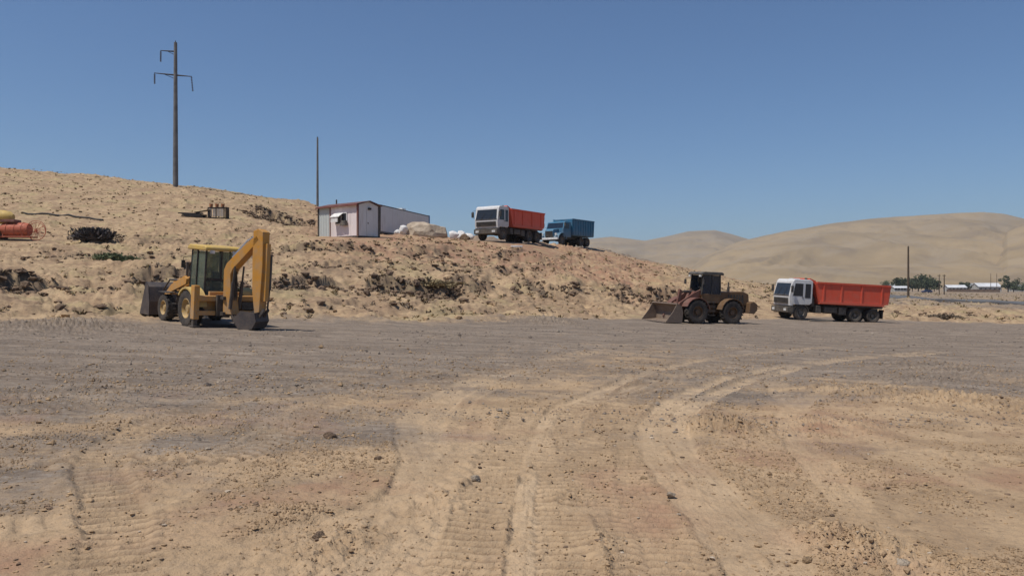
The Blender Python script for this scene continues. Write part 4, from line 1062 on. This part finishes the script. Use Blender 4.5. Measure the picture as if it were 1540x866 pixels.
# tarpaulin-covered heap and white bags near the container
one_rock(0, 0, 1.95, 'stone_pale', 'large tan boulder-like heap at the brow of the bank between container and truck', 31, d=70.5, squash=(1, .6, .60), cat='heap', name='tan_heap').location.x = P(641, 70.5)[0]
h = bpy.data.objects['tan_heap']; h.location.z = ground_z(*P(641, 70.5))+.45; h.rotation_euler = (0, .06, .3)
def sack(px, d, sx, sz, label, seed, mat='palewhite'):
    me = rock_mesh(seed, 3, .2, (1, .7, .8)); me.materials.append(M[mat])
    for p in me.polygons: p.use_smooth = True
    o = bpy.data.objects.new('white_sack', me); COL.objects.link(o); x, y = P(px, d); o.scale = (sx, sx, sz); o.location = (x, y, ground_z(x, y)+sz*.55)
    return tag(o, label, 'sack')
sack(606, 69.5, .48, .62, 'upright white sack just left of the tan heap', 41)
sack(598, 70.5, .36, .40, 'small brownish white sack leftmost beside the tan heap', 42)
sack(682, 75, .62, .55, 'white sack between the tan heap and the red dump truck, left one', 43)
sack(693, 76.5, .5, .62, 'white sack between the tan heap and the red dump truck, middle one', 44)
sack(704, 73, .55, .45, 'white sack close to the front wheel of the upper dump truck', 45)
one_rock(700, 0, .5, 'clod_dark', 'dark lump at the brow left of the upper dump truck', 46, d=70.5, squash=(1, .7, .8))
# white pipes/boards on the ground under the trucks
def board(px, d, L, ang, label, w=.18, hgt=.14, mat='palewhite'):
    g = MB(); g.box((0, 0, hgt/2), (L, w, hgt)); o = g.build('white_board', M[mat], None, bevel=.02); x, y = P(px, d); o.location = (x, y, ground_z(x, y)+.03); o.rotation_euler = (0, 0, R(ang)); return tag(o, label, 'board')
board(777, 67.2, 1.0, 4, 'short white board lying in front of the upper dump truck')
board(828, 77.5, .9, 0, 'short white board lying in front of the blue truck')
board(1235, 55.2, 1.6, 6, 'pale board lying beside the parked dump truck on the yard', .25, .1, 'grey')

# ------------------------------------------------------------ old red machine, crate trestle, dark heap, pipe
def red_machine():
    t = thing('farm_machine', 'rusty red machine with a thin spoked wheel at the left edge of the picture', 'farm machine')
    g = MB(); g.lathe((0, 0, .78), [(.0, -.95), (.42, -.95), (.52, -.75), (.52, .75), (.44, 1.0), (.0, 1.0)], 22, 'x', closed=False); d = g.build('drum', M['rust'], t, smooth=True)
    for x in (-.5, .1, .6): k = MB(); k.lathe((0, 0, .78), [(.52, x-.03), (.55, x-.03), (.55, x+.03), (.52, x+.03)], 22, 'x'); k.build('hoop', M['rust'], d)
    g = MB(); g.b(-1.5, 1.3, -.5, -.42, .20, .30); g.b(-1.5, 1.3, .42, .5, .20, .30)
    for x in (-1.4, -.6, .6, 1.2): g.b(x-.04, x+.04, -.46, .46, .22, .28)
    for x in (-.7, .7):
        for s in (-1, 1): g.cyl((x, s*.46, .28), (x, s*.40, .6), .03, n=6)
    g.build('frame', M['rust'], t)
    wheel(t, -1.35, -.55, .5, .3, M['bucket'])
    wheel(t, -1.35, .55, .5, .3, M['bucket'])
    g = MB(); g.lathe((-1.15, 0, 1.72), [(.0, -.95), (.30, -.93), (.48, -.7), (.52, -.2), (.50, .3), (.40, .75), (.20, .98), (.0, 1.0)], 24, 'x', closed=False); g.build('yellow_drum', M['yellow_roof'], t, smooth=True)
    g = MB(); g.b(-.9, .15, -.45, .45, 1.32, 1.52); g.build('gear_box', M['redtrim'], t, bevel=.03)
    k = MB(); c = (1.62, -.3, .72)
    k.lathe(c, [(.70, -.02), (.73, -.02), (.73, .02), (.70, .02)], 30)
    for i in range(12):
        a = 2*math.pi*i/12; k.cyl(c, (c[0]+.71*math.cos(a), c[1], c[2]+.71*math.sin(a)), .012, n=5)
    k.cyl((1.62, -.4, .72), (1.62, -.2, .72), .07); k.build('spoked_wheel', M['rust'], t)
    k = MB(); c = (1.35, .25, .68)
    k.lathe(c, [(.64, -.02), (.67, -.02), (.67, .02), (.64, .02)], 30)
    for i in range(12):
        a = 2*math.pi*i/12+.2; k.cyl(c, (c[0]+.65*math.cos(a), c[1], c[2]+.65*math.sin(a)), .012, n=5)
    k.build('spoked_wheel', M['rust'], t)
    k = MB(); k.cyl((1.62, -.3, .72), (1.0, .5, .6), .03, n=6); k.build('axle', M['rust'], t)
    return t
rm = red_machine(); place(rm, *P(24, 59), 2, tilt=False)
def trestle():
    t = thing('metal_crate', 'dark metal frame crate with pale boards standing on the hillside below the pole', 'crate')
    g = MB()
    for x in (0, .75, 1.5):
        for y in (0, .7): g.b(x-.04, x+.04, y-.04, y+.04, 0, 1.0)
    for z in (.04, .98): g.b(-.04, 1.54, -.04, .04, z-.04, z+.04); g.b(-.04, 1.54, .66, .74, z-.04, z+.04)
    for x in (0, 1.5):
        for z in (.04, .98): g.b(x-.035, x+.035, 0, .7, z-.035, z+.035)
    g.build('frame', M['iron'], t)
    for x in (.08, .46, .83, 1.15):
        g = MB(); g.b(x, x+.27, -.02, .02, .14+.04*((x*7) % 1), .88); g.build('board', M['plank_pale'], t)
    g = MB(); g.b(1.62, 1.72, -.05, .75, 0, 1.05); g.build('end_panel', M['wood'], t)
    return t
tr = trestle(); place(tr, *P(313, 75), 0, tilt=False)
for i, (dx, lab) in enumerate(((-.05, 'left orange bucket on the metal crate on the hillside'), (.5, 'middle orange bucket on the metal crate on the hillside'), (1.05, 'right orange bucket on the metal crate on the hillside'))):
    g = MB(); g.cyl((0, 0, 0), (0, 0, .34), .14, .18, 14); o = g.build('bucket', M['orange_dull'] if 'orange_dull' in M else M.setdefault('orange_dull', plain('dull_orange_plastic', (.42, .18, .08))), None)
    tag(o, lab, 'bucket'); x, y = P(313, 75); o.location = (x+.2+dx, y+.35, float(smooth_z(np.array([x]), np.array([y]))[0])+1.02)
    k = MB(); k.tube([(-.17, 0, .33), (-.1, 0, .44), (.1, 0, .44), (.17, 0, .33)], .012, 5); k.build('handle', M['iron'], o)
def plank_pile():
    t = thing('plank_pile', 'low pile of dark planks left of the metal crate on the hillside', 'plank pile')
    for i in range(9):
        g = MB(); L = random.uniform(1.4, 2.4)
        g.box((random.uniform(-.3, .3), (i % 3)*.22-.2, .07+.13*(i//3)), (L, .18, .10), (random.uniform(-.03, .03), random.uniform(-.07, .07), random.uniform(-.2, .2))); g.build('plank', M['iron'], t)
    g = MB(); g.box((.9, 0, .55), (1.5, .5, .06), (0, -.15, 0)); g.build('plank', M['wood'], t)
    for x in (.4, 1.5): g = MB(); g.b(x-.03, x+.03, -.2, .2, 0, .5+.1*(x-.4)); g.build('prop', M['iron'], t)
    return t
place(plank_pile(), *P(291, 75), 0, tilt=False)
# long pipe lying on the hillside
x0, y0 = P(33, 73); x1, y1 = P(155, 71)
g = MB(); prev = None
for i in range(13):
    f = i/12; x = x0+(x1-x0)*f; y = y0+(y1-y0)*f; q = (x, y, ground_z(x, y)+.10)
    if prev: g.cyl(prev, q, .085, n=8)
    prev = q
tag(g.build('pipe', M['iron']), 'long dark pipe lying on the hillside above the red machine', 'pipe')

# ------------------------------------------------------------ vegetation and loose matter
def leaf_mat(name, a, b):
    t = NT(name); n = t.noise(3, 4, t.tc); t.color(t.mix(t.ramp(n, .35, .65), a, b)); return t.fin(.8, .2)
M['leaf'] = leaf_mat('dusty_green_leaf', (.045, .06, .03), (.085, .09, .045))
M['leaf_pale'] = leaf_mat('pale_green_leaf', (.09, .12, .06), (.14, .15, .08))
M['dryleaf'] = leaf_mat('dry_olive_brush', (.34, .265, .14), (.22, .17, .10))
M['darkbrush'] = leaf_mat('dark_grey_brush', (.13, .10, .07), (.19, .145, .10))
M['deadbrush'] = leaf_mat('dead_grey_brush', (.05, .045, .05), (.085, .07, .06))
M['bark'] = plain('bark', (.08, .06, .045))
def tree(px, d, H, W, label, mat='leaf', seed=0, dx=0):
    t = thing('tree', label, 'tree'); r0 = random.Random(seed)
    g = MB(); g.cyl((0, 0, -.3), (.1, 0, H*.45), H*.035, H*.022, 8)
    for i in range(6):
        a = r0.uniform(0, 6.28); g.cyl((.05, 0, H*r0.uniform(.2, .42)), (math.cos(a)*W*.32, math.sin(a)*W*.32, H*r0.uniform(.55, .8)), H*.018, H*.006, 6)
    g.build('trunk', M['bark'], t)
    rr = np.random.default_rng(seed); nc = 16
    cc = np.column_stack([rr.normal(0, W*.20, nc), rr.normal(0, W*.20, nc), H*(.58+rr.uniform(-.33, .28, nc))]); cr = rr.uniform(.13, .26, nc)*W
    n = 900; k = rr.integers(0, nc, n); v = rr.normal(size=(n, 3)); v /= np.linalg.norm(v, axis=1)[:, None]
    p = cc[k]+v*(cr[k]*rr.uniform(.45, 1.0, n)**.5)[:, None]*np.array([1, 1, .75]); p[:, 2] = np.clip(p[:, 2], H*.12, H)
    a = rr.normal(size=(n, 3)); a /= np.linalg.norm(a, axis=1)[:, None]; b = np.cross(a, rr.normal(size=(n, 3))); b /= np.linalg.norm(b, axis=1)[:, None]
    s = (rr.uniform(.03, .065, n)*W)[:, None]
    V = np.stack([p-a*s, p-b*s*.6, p+a*s, p+b*s*.6], 1).reshape(-1, 3)
    o = big_mesh('crown', V, np.arange(4*n).reshape(-1, 4), M[mat], smooth=False); o.parent = t
    x, y = P(px, d); t.location = (x, y, ground_z(x, y)); return t
tree(1331, 490, 7, 6, 'small pale green tree just right of the parked dump truck tailgate, in the far village', 'leaf_pale', 1)
tree(1350, 470, 9, 9, 'dark tree left of the tall brown pole', 'leaf', 2)
tree(1360, 500, 8.5, 8, 'dark tree directly behind the tall brown pole', 'leaf', 3)
tree(1381, 480, 10.5, 13, 'biggest round tree just right of the tall brown pole', 'leaf', 4)
tree(1394, 470, 9, 12, 'bushy dark tree right of the biggest round tree', 'leaf', 5)
tree(1405, 480, 7, 9, 'low dark tree nearest the two short poles on their left', 'leaf', 6)
tree(1372, 460, 6.5, 9, 'low dark tree in front of the biggest round tree', 'leaf', 61)
tree(1448, 515, 6.5, 8, 'dark tree between the two white village houses', 'leaf', 7)
tree(1455, 500, 6, 5, 'small dark tree at the left end of the long white roof', 'leaf', 8)
tree(1516, 470, 10, 9, 'tall rounded tree right of the long white roof', 'leaf', 9)
tree(1524, 480, 8, 9, 'lower dark tree touching the tall rounded tree at its right', 'leaf', 10)
tree(1537, 485, 6, 7, 'low tree at the right edge of the picture', 'leaf_pale', 11)
def brush_bush(px, d, W, H, label, mat, seed, n=500, name='dry_shrub', cat='shrub', flat=1):
    rr = np.random.default_rng(seed); th = rr.uniform(0, 6.28, n); ph = rr.uniform(.1, 1.45, n)
    dirv = np.column_stack([np.cos(th)*np.cos(ph)*W/2, np.sin(th)*np.cos(ph)*W*.35, np.sin(ph)*H])*rr.uniform(.5, 1.05, n)[:, None]
    root = np.column_stack([rr.normal(0, W*.22, n), rr.normal(0, W*.14, n), np.zeros(n)]); tip = root+dirv; root = root+dirv*rr.uniform(.0, .7, n)[:, None]
    w = np.column_stack([rr.normal(size=n), rr.normal(size=n), rr.normal(size=n)])*.05*W/2
    mid = (root+tip)/2+rr.normal(0, .04*W, (n, 3))
    V = np.stack([root, mid-w, tip, mid+w], 1).reshape(-1, 3)
    o = big_mesh(name, V, np.arange(4*n).reshape(-1, 4), M[mat], smooth=False)
    x, y = P(px, d); o.location = (x, y, ground_z(x, y)-.04); return tag(o, label, cat)
brush_bush(142, 58.5, 2.3, .95, 'big dark dead shrub on the hillside above the yellow machine', 'deadbrush', 21, 1500)
brush_bush(130, 59.2, 1.5, 1.0, 'dark grey-green shrub against the left side of the big dead shrub', 'leaf', 22, 500)
sack(149, 56.5, .22, .14, 'small white bag lying in front of the big dark dead shrub', 47)
brush_bush(163, 50, 1.6, .5, 'low grey-green shrub left of and nearest below the big dead shrub', 'leaf_pale', 23)
brush_bush(192, 50, 1.5, .5, 'low grey-green shrub right of and below the big dead shrub', 'leaf_pale', 24)
brush_bush(1418, 70, 2.4, .30, 'flat dark shrub on the rough ground between the yard and the far road', 'darkbrush', 25)
brush_bush(660, 47.3, 1.8, .35, 'low olive-brown shrub on the lower ledge of the bank', 'dryleaf', 26)
# scatter of tufts over the banks (ground cover)
def scatter(name, pts, maker, mat, kind='stuff', smooth=False):
    V, Fk = maker(pts); o = big_mesh(name, V, Fk, mat, smooth=smooth); o['kind'] = kind; return o
def tufts(pts):
    x, y, z, s = pts; n = len(x); m = 9
    th = rng.uniform(0, 6.28, (n, m)); le = rng.uniform(.25, .9, (n, m)); hh = rng.uniform(.35, 1, (n, m))
    S_ = s[:, None]
    rx = x[:, None]+rng.normal(0, .25, (n, m))*S_; ry = y[:, None]+rng.normal(0, .25, (n, m))*S_; rz = np.repeat(z[:, None], m, 1)-.03
    tx = rx+np.cos(th)*le*S_; ty = ry+np.sin(th)*le*S_; tz = rz+hh*S_*.75
    wx = -np.sin(th)*S_*.18; wy = np.cos(th)*S_*.18
    V = np.stack([np.stack([rx-wx*.6, ry-wy*.6, rz], -1), np.stack([rx+wx*.6, ry+wy*.6, rz], -1), np.stack([tx+wx, ty+wy, tz], -1), np.stack([tx-wx, ty-wy, tz+.2*S_], -1)], 2).reshape(-1, 3)
    return V, np.arange(len(V)).reshape(-1, 4)
def zat(x, y): return smooth_z(x, y)+relief(x, y)[0]
def bank_points(n, dmin, dmax, thresh, seed, px0=-350, px1=1250, freq=.25):
    px = rng.uniform(px0, px1, n); d0 = np.interp(px, KS, D0); top = np.interp(px, [-350,0,264,470,560,640,720,850,900,1000,1100,1250], [125,125,112,112,66,66,68,80,88,100,110,100])
    u = rng.uniform(0, 1, n); d = d0+1+(top-d0-1)*u**.7
    x = (px-CX)/F*d; y = d
    k = fbm(x*freq, y*freq, 3, seed)+rng.normal(0, .15, n) > thresh
    for ax, ay, r in PADS: k &= np.hypot(x-ax, y-ay) > r*1.0
    return x[k], y[k]
x, y = bank_points(7000, 0, 0, .04, 800); s = rng.uniform(.06, .22, len(x)); scatter('dry_tufts', (x, y, zat(x, y), s), tufts, M['dryleaf'])
x, y = bank_points(900, 0, 0, .25, 810); s = rng.uniform(.07, .24, len(x)); scatter('dark_tufts', (x, y, zat(x, y), s), tufts, M['darkbrush'])
# village side plain scrub
px = rng.uniform(1130, 1700, 1500); d = rng.uniform(68, 330, 1500); x = (px-CX)/F*d
s = rng.uniform(.12, .4, 1500); scatter('plain_scrub', (x, d, zat(x, d), s), tufts, M['dryleaf'])
ICO = None
def stones(pts):
    global ICO
    x, y, z, s = pts; n = len(x)
    if ICO is None:
        me = rock_mesh(99, 1, .2, (1, 1, 1)); ICO = (np.array([v.co[:] for v in me.vertices]), np.array([p.vertices[:] for p in me.polygons]))
    v0, f0 = ICO
    th = rng.uniform(0, 6.28, n); sq = np.column_stack([rng.uniform(.7, 1.2, n), rng.uniform(.6, 1.1, n), rng.uniform(.35, .8, n)])
    v = v0[None]*(1+rng.normal(0, .13, (n, len(v0), 1)))*sq[:, None, :]*s[:, None, None]
    c, s_ = np.cos(th)[:, None], np.sin(th)[:, None]
    X = v[..., 0]*c-v[..., 1]*s_+x[:, None]; Y = v[..., 0]*s_+v[..., 1]*c+y[:, None]; Z = v[..., 2]+z[:, None]+(s*.15)[:, None]
    V = np.stack([X, Y, Z], -1).reshape(-1, 3); Fk = (f0[None]+(np.arange(n)*len(v0))[:, None, None]).reshape(-1, 3)
    return V, Fk
# clods on the banks
x, y = bank_points(6500, 0, 0, .05, 820, freq=.5); s = rng.gamma(1.6, .045, len(x))+.03; s = np.minimum(s, .22); scatter('bank_clods', (x, y, zat(x, y), s), stones, M['clod'])
x, y = bank_points(2600, 0, 0, .12, 830, freq=.4); s = np.minimum(rng.gamma(1.6, .05, len(x))+.03, .26); scatter('dark_bank_clods', (x, y, zat(x, y), s), stones, M['clod_dark'])
# rubble along the dark ledges
lx, ly = [], []
for line, H, W, D in LEDGES:
    n = int(150*H*len(line)); pxx = rng.uniform(line[0][0], line[-1][0], n); dd = np.interp(pxx, [p[0] for p in line], [p[1] for p in line])+rng.normal(-.5, .9, n)
    lx.append((pxx-CX)/F*dd); ly.append(dd)
x = np.concatenate(lx); y = np.concatenate(ly); k = np.ones(len(x), bool)
for ax, ay, r in PADS: k &= np.hypot(x-ax, y-ay) > r*1.0
k &= rng.uniform(0, 1, len(x)) < .15+relief(x, y)[1]
x, y = x[k], y[k]; s = np.minimum(rng.gamma(1.8, .06, len(x))+.03, .30); scatter('ledge_rubble', (x, y, zat(x, y), s), stones, M['clod_dark'])
x2 = x+rng.normal(0, .4, len(x)); y2 = y+rng.normal(-.2, .4, len(x)); s = rng.uniform(.08, .26, len(x)); k = rng.uniform(0, 1, len(x)) < .5; scatter('ledge_brush', (x2[k], y2[k], zat(x2[k], y2[k]), s[k]), tufts, M['darkbrush'])
# yard pebbles: clustered
def yard_z(x, y): return plane(x, y)+.0
def cl(px, py, sx, sy, n):
    p = rng.normal(px, sx, n); q = np.clip(rng.normal(py, sy, n), 500, 1000)
    d = 2400/(q-hline(p)); return (p-CX)/F*d, d
LS = [cl(1270, 835, 70, 22, 750), cl(1010, 722, 70, 14, 320), cl(900, 735, 45, 22, 420), cl(540, 800, 70, 22, 480), cl(1090, 650, 40, 10, 200), cl(1250, 640, 90, 14, 350),
      cl(1420, 690, 80, 30, 350), cl(1440, 605, 80, 10, 380), cl(1280, 590, 70, 10, 300), cl(1400, 562, 110, 7, 450), cl(760, 820, 60, 30, 250), cl(900, 822, 25, 10, 120), cl(620, 700, 150, 60, 300)]
n = 16000; q = 500+rng.uniform(0, 1, n)**.85*400; p = rng.uniform(-60, 1600, n); d = 2400/(q-hline(p)); x = (p-CX)/F*d
k = fbm(x*.8, d*.8, 3, 900)+rng.normal(0, .25, n) > .12; LS.append((x[k], d[k]))
for pts, hw, dep, amp, pitch, chev, cw in TRACKS:      # crumbs thrown up along the wheel ruts
    L_ = spline([G(*p_) for p_ in pts], .25); L_ = L_[L_[:, 1] < 22]
    if len(L_) < 4: continue
    n = int(len(L_)*7); i = rng.integers(0, len(L_)-1, n); dv = L_[i+1]-L_[i]; dv /= np.linalg.norm(dv, axis=1)[:, None]+1e-9
    of = rng.choice([-1, 1], n)*(hw*1.25+np.abs(rng.normal(0, .07, n))); q_ = L_[i]+np.column_stack([-dv[:, 1], dv[:, 0]])*of[:, None]+rng.normal(0, .08, (n, 2))
    kk = fbm(q_[:, 0]*.9, q_[:, 1]*.9, 2, 905) > -.05; LS.append((q_[kk, 0], q_[kk, 1]))
x = np.concatenate([a[0] for a in LS]); y = np.concatenate([a[1] for a in LS])
def yard_full(x, y):
    z = smooth_z(x, y)+relief(x, y)[0]; a, b, _g = track_field(x, y); px, d = polar(x, y)
    return z+a+yard_relief(x, y, d)*np.clip(1-.75*b, .2, 1)
s = np.minimum(rng.gamma(1.4, .0055, len(x))+.004, .045)*(1+np.clip(y-8, 0, 30)*.03)
pick = rng.uniform(0, 1, len(x))
kt = track_field(x, y)[1] < .15+rng.uniform(0, 1, len(x))**4; x, y, s, pick = x[kt], y[kt], s[kt], pick[kt]
for nm, lo_, hi_, mt in (('yard_pebbles', 0, .70, 'clod'), ('pale_yard_pebbles', .70, .76, 'stone_pale'), ('dark_yard_pebbles', .9, 1.01, 'clod_dark')):
    k = (pick >= lo_) & (pick < hi_); scatter(nm, (x[k], y[k], yard_full(x[k], y[k]), s[k]), stones, M[mt])

# crumbs of dry earth lying all over the near yard: octahedra, too many to count
n = 75000; q = 520+rng.uniform(0, 1, n)**.8*390; p = rng.uniform(-40, 1580, n); d = 2400/(q-hline(p)); x = (p-CX)/F*d
m_ = fbm(x*.5, d*.5, 4, 410, .6)+.3*fbm(x*2.2, d*2.2, 3, 911)+rng.normal(0, .12, n) > .0; x, y = x[m_], d[m_]
m_ = track_field(x, y)[1] < .12+rng.uniform(0, 1, len(x))**6; x, y = x[m_], y[m_]
z = yard_full(x, y); n = len(x); s = (rng.gamma(1.5, .0035, n)+.003)*(1+np.clip(y-7, 0, 20)*.08)
o8 = np.array([(1, 0, 0), (0, 1, 0), (-1, 0, 0), (0, -1, 0), (0, 0, .8), (0, 0, -.6)], float); f8 = np.array([(0, 1, 4), (1, 2, 4), (2, 3, 4), (3, 0, 4), (1, 0, 5), (2, 1, 5), (3, 2, 5), (0, 3, 5)])
v = o8[None]*(1+rng.normal(0, .25, (n, 6, 1)))*s[:, None, None]; th = rng.uniform(0, 6.28, n)[:, None]; c_, s_ = np.cos(th), np.sin(th)
V = np.stack([v[..., 0]*c_-v[..., 1]*s_*.8+x[:, None], v[..., 0]*s_+v[..., 1]*c_*.8+y[:, None], v[..., 2]+z[:, None]+s[:, None]*.25], -1).reshape(-1, 3)
Fk = (f8[None]+(np.arange(n)*6)[:, None, None]).reshape(-1, 3)
o = big_mesh('earth_crumbs', V, Fk, M['clod'], smooth=False); o['kind'] = 'stuff'

M['gravel_stone'] = stone_mat('grey_gravel_stone', (.30, .25, .20), (.15, .12, .10))
n = 26000; q = 494+rng.uniform(0, 1, n)**1.3*165; p = rng.uniform(-60, 1600, n); d = 2400/(q-hline(p)); x = (p-CX)/F*d
m_ = (d < np.interp(p, KS, D0)-.5) & (fbm(x*.22, d*.7, 4, 930, .65)+rng.normal(0, .10, n) > .08); x, y = x[m_], d[m_]
for ax, ay, r in PADS: kk = np.hypot(x-ax, y-ay) > r*.8; x, y = x[kk], y[kk]
z = yard_full(x, y); n = len(x); s = (rng.gamma(1.3, .0042, n)+.003)*(1+np.clip(y-7, 0, 40)*.075)
v = o8[None]*(1+rng.normal(0, .25, (n, 6, 1)))*s[:, None, None]; th = rng.uniform(0, 6.28, n)[:, None]; c_, s_ = np.cos(th), np.sin(th)
V = np.stack([v[..., 0]*c_-v[..., 1]*s_*.8+x[:, None], v[..., 0]*s_+v[..., 1]*c_*.8+y[:, None], v[..., 2]*.8+z[:, None]+s[:, None]*.2], -1).reshape(-1, 3)
Fk = (f8[None]+(np.arange(n)*6)[:, None, None]).reshape(-1, 3)
o = big_mesh('gravel', V, Fk, M['gravel_stone'], smooth=False); o['kind'] = 'stuff'

# ------------------------------------------------------------ far road and village
t_ = NT('old_asphalt'); t_.color(t_.mix(t_.ramp(t_.noise(.5, 4), .3, .7), (.10, .10, .105), (.14, .135, .13))); M['asphalt'] = t_.fin(.9, .2, t_.bump(t_.noise(20, 3), .3, .02))
def road(name, pts, W):
    L = spline([P(*p) for p in pts], 3.0); V = []; n = len(L)
    for i in range(n):
        a = L[max(i-1, 0)]; b = L[min(i+1, n-1)]; u = (b-a)/np.linalg.norm(b-a); nn = np.array([-u[1], u[0]])
        for k in (-1, -.5, 0, .5, 1): q = L[i]+nn*k*W/2; V.append((q[0], q[1]))
    V = np.array(V); z = zat(V[:, 0], V[:, 1]); z = z.reshape(n, 5); z = np.repeat(z.max(1)[:, None], 5, 1).ravel()+.08
    Q = [(i*5+j, i*5+j+1, (i+1)*5+j+1, (i+1)*5+j) for i in range(n-1) for j in range(4)]
    # verges falling to the ground
    V3 = np.column_stack([V, z]); base = V3.copy(); base[:, 2] -= .8; k0 = len(V3)
    V3 = np.vstack([V3, base])
    Q += [(i*5, (i+1)*5, k0+(i+1)*5, k0+i*5) for i in range(n-1)]+[(i*5+4, k0+i*5+4, k0+(i+1)*5+4, (i+1)*5+4) for i in range(n-1)]
    o = big_mesh(name, V3, np.array(Q), M['asphalt'], smooth=False); o['kind'] = 'structure'
road('road', [(1130, 215), (1240, 185), (1340, 160), (1440, 142), (1540, 128), (1700, 112), (1950, 98)], 7.5)
M['wall_pale'] = plain('pale_render', (.42, .40, .36), .9, sc=.6); M['wall_brick'] = plain('brown_mud_wall', (.20, .14, .10), .95, sc=.6)
M['roof_white'] = plain('white_metal_roof', (.62, .62, .62), .45, sc=.3, var=.15); M['roof_grey'] = plain('grey_slate_roof', (.28, .28, .28), .7, sc=.3)
def house(px, d, L, W, H, rh, label, wall, roof, rot=0, nwin=5):
    t = thing('village_house', label, 'house')
    g = MB(); g.b(-L/2, L/2, -W/2, W/2, -.5, H); g.add([(x, y, z) for x in (-L/2, L/2) for y, z in ((-W/2, H), (W/2, H), (0, H+rh-.1))], [(0, 1, 2)[::-1], (3, 4, 5), (0, 1, 4, 3), (1, 2, 5, 4), (2, 0, 3, 5)]); g.build('wall', M[wall], t)
    g = MB(); o_ = .4
    for s in (-1, 1):
        y0 = s*(W/2+o_); z0 = H-rh*o_/(W/2)
        g.add([(-L/2-o_, y0, z0), (L/2+o_, y0, z0), (L/2+o_, 0, H+rh), (-L/2-o_, 0, H+rh), (-L/2-o_, y0, z0+.12), (L/2+o_, y0, z0+.12), (L/2+o_, 0, H+rh+.12), (-L/2-o_, 0, H+rh+.12)],
              [(3, 2, 1, 0), (4, 5, 6, 7), (0, 1, 5, 4), (1, 2, 6, 5), (2, 3, 7, 6), (3, 0, 4, 7)])
    g.build('roof', M[roof], t)
    for i in range(nwin):
        x = -L/2+L*(i+.5)/nwin; g = MB(); g.b(x-.55, x+.55, -W/2-.06, -W/2+.05, 1.0, 2.2); g.build('window', M['glass'], t)
    x, y = P(px, d); t.location = (x, y, ground_z(x, y)); t.rotation_euler = (0, 0, R(rot)); return t
house(1483, 520, 15.5, 8, 3.3, 2.2, 'long low house with bright white roof in the far village', 'wall_pale', 'roof_white', 4)
house(1436, 500, 11, 7, 2.6, 1.5, 'low house with pale roof just right of the two short poles', 'wall_pale', 'roof_white', -5)
house(1462, 540, 9, 7, 3.4, 2.0, 'small house with grey roof between the two white-roofed houses', 'wall_brick', 'roof_grey', 10)
house(1353, 440, 8, 5, 2.1, .9, 'small pale hut below the dark trees left of the tall brown pole', 'wall_pale', 'roof_white', 0)
house(1345, 530, 9, 6, 3.0, 1.6, 'pale house behind the dark trees beside the parked truck tailgate', 'wall_pale', 'roof_grey', 0)
house(1530, 540, 9, 6, 3.0, 1.6, 'grey-roofed house behind the trees at the right edge', 'wall_pale', 'roof_grey', 0)
def yard_wall(px0, px1, d, H, label):
    x0, y0 = P(px0, d); x1, y1 = P(px1, d); n = 24; g = MB()
    for i in range(n):
        xa = x0+(x1-x0)*i/n; xb = x0+(x1-x0)*(i+1)/n; z = ground_z((xa+xb)/2, y0); g.b(xa, xb+.0, y0, y0+.3, z-.8, z+H*(1+.05*math.sin(i*2.1)))
    tag(g.build('garden_wall', M['wall_brick']), label, 'wall')
yard_wall(1424, 1504, 455, 1.6, 'low brown mud wall below the white-roofed houses')
def car():
    t = thing('parked_car', 'small dark blue car parked under the far trees', 'car')
    g = MB(); g.prism([(2.1, .35), (2.15, .75), (1.1, .95), (-1.9, .95), (-2.05, .7), (-2.05, .35)], -.82, .82); g.build('body', M['navy'], t, bevel=.05)
    g = MB(); g.prism([(1.05, .95), (.45, 1.42), (-1.2, 1.45), (-1.8, .95)], -.72, .72); g.build('cabin', M['blueglass'], t, bevel=.04)
    g = MB(); g.b(-1.15, .4, -.66, .66, 1.44, 1.48); g.build('roof', M['navy'], t)
    for x in (1.3, -1.3):
        for s in (-1, 1): wheel(t, x, s*.74, .32, .2, M['grey'])
    return t
place(car(), *P(1394, 335), 185, tilt=False)

# ------------------------------------------------------------ haze
hz = MB(); hz.b(-5400, 5400, -5400, 6200, -60, 330)
mh = bpy.data.materials.new('thin_desert_haze'); mh.use_nodes = True; nt = mh.node_tree; nt.nodes.clear()
oo = nt.nodes.new('ShaderNodeOutputMaterial'); pv = nt.nodes.new('ShaderNodeVolumePrincipled')
pv.inputs['Color'].default_value = (.76, .85, .93, 1); pv.inputs['Density'].default_value = .00014; pv.inputs['Anisotropy'].default_value = .2
nt.links.new(pv.outputs[0], oo.inputs['Volume'])
ho = hz.build('haze', mh); ho['kind'] = 'stuff'
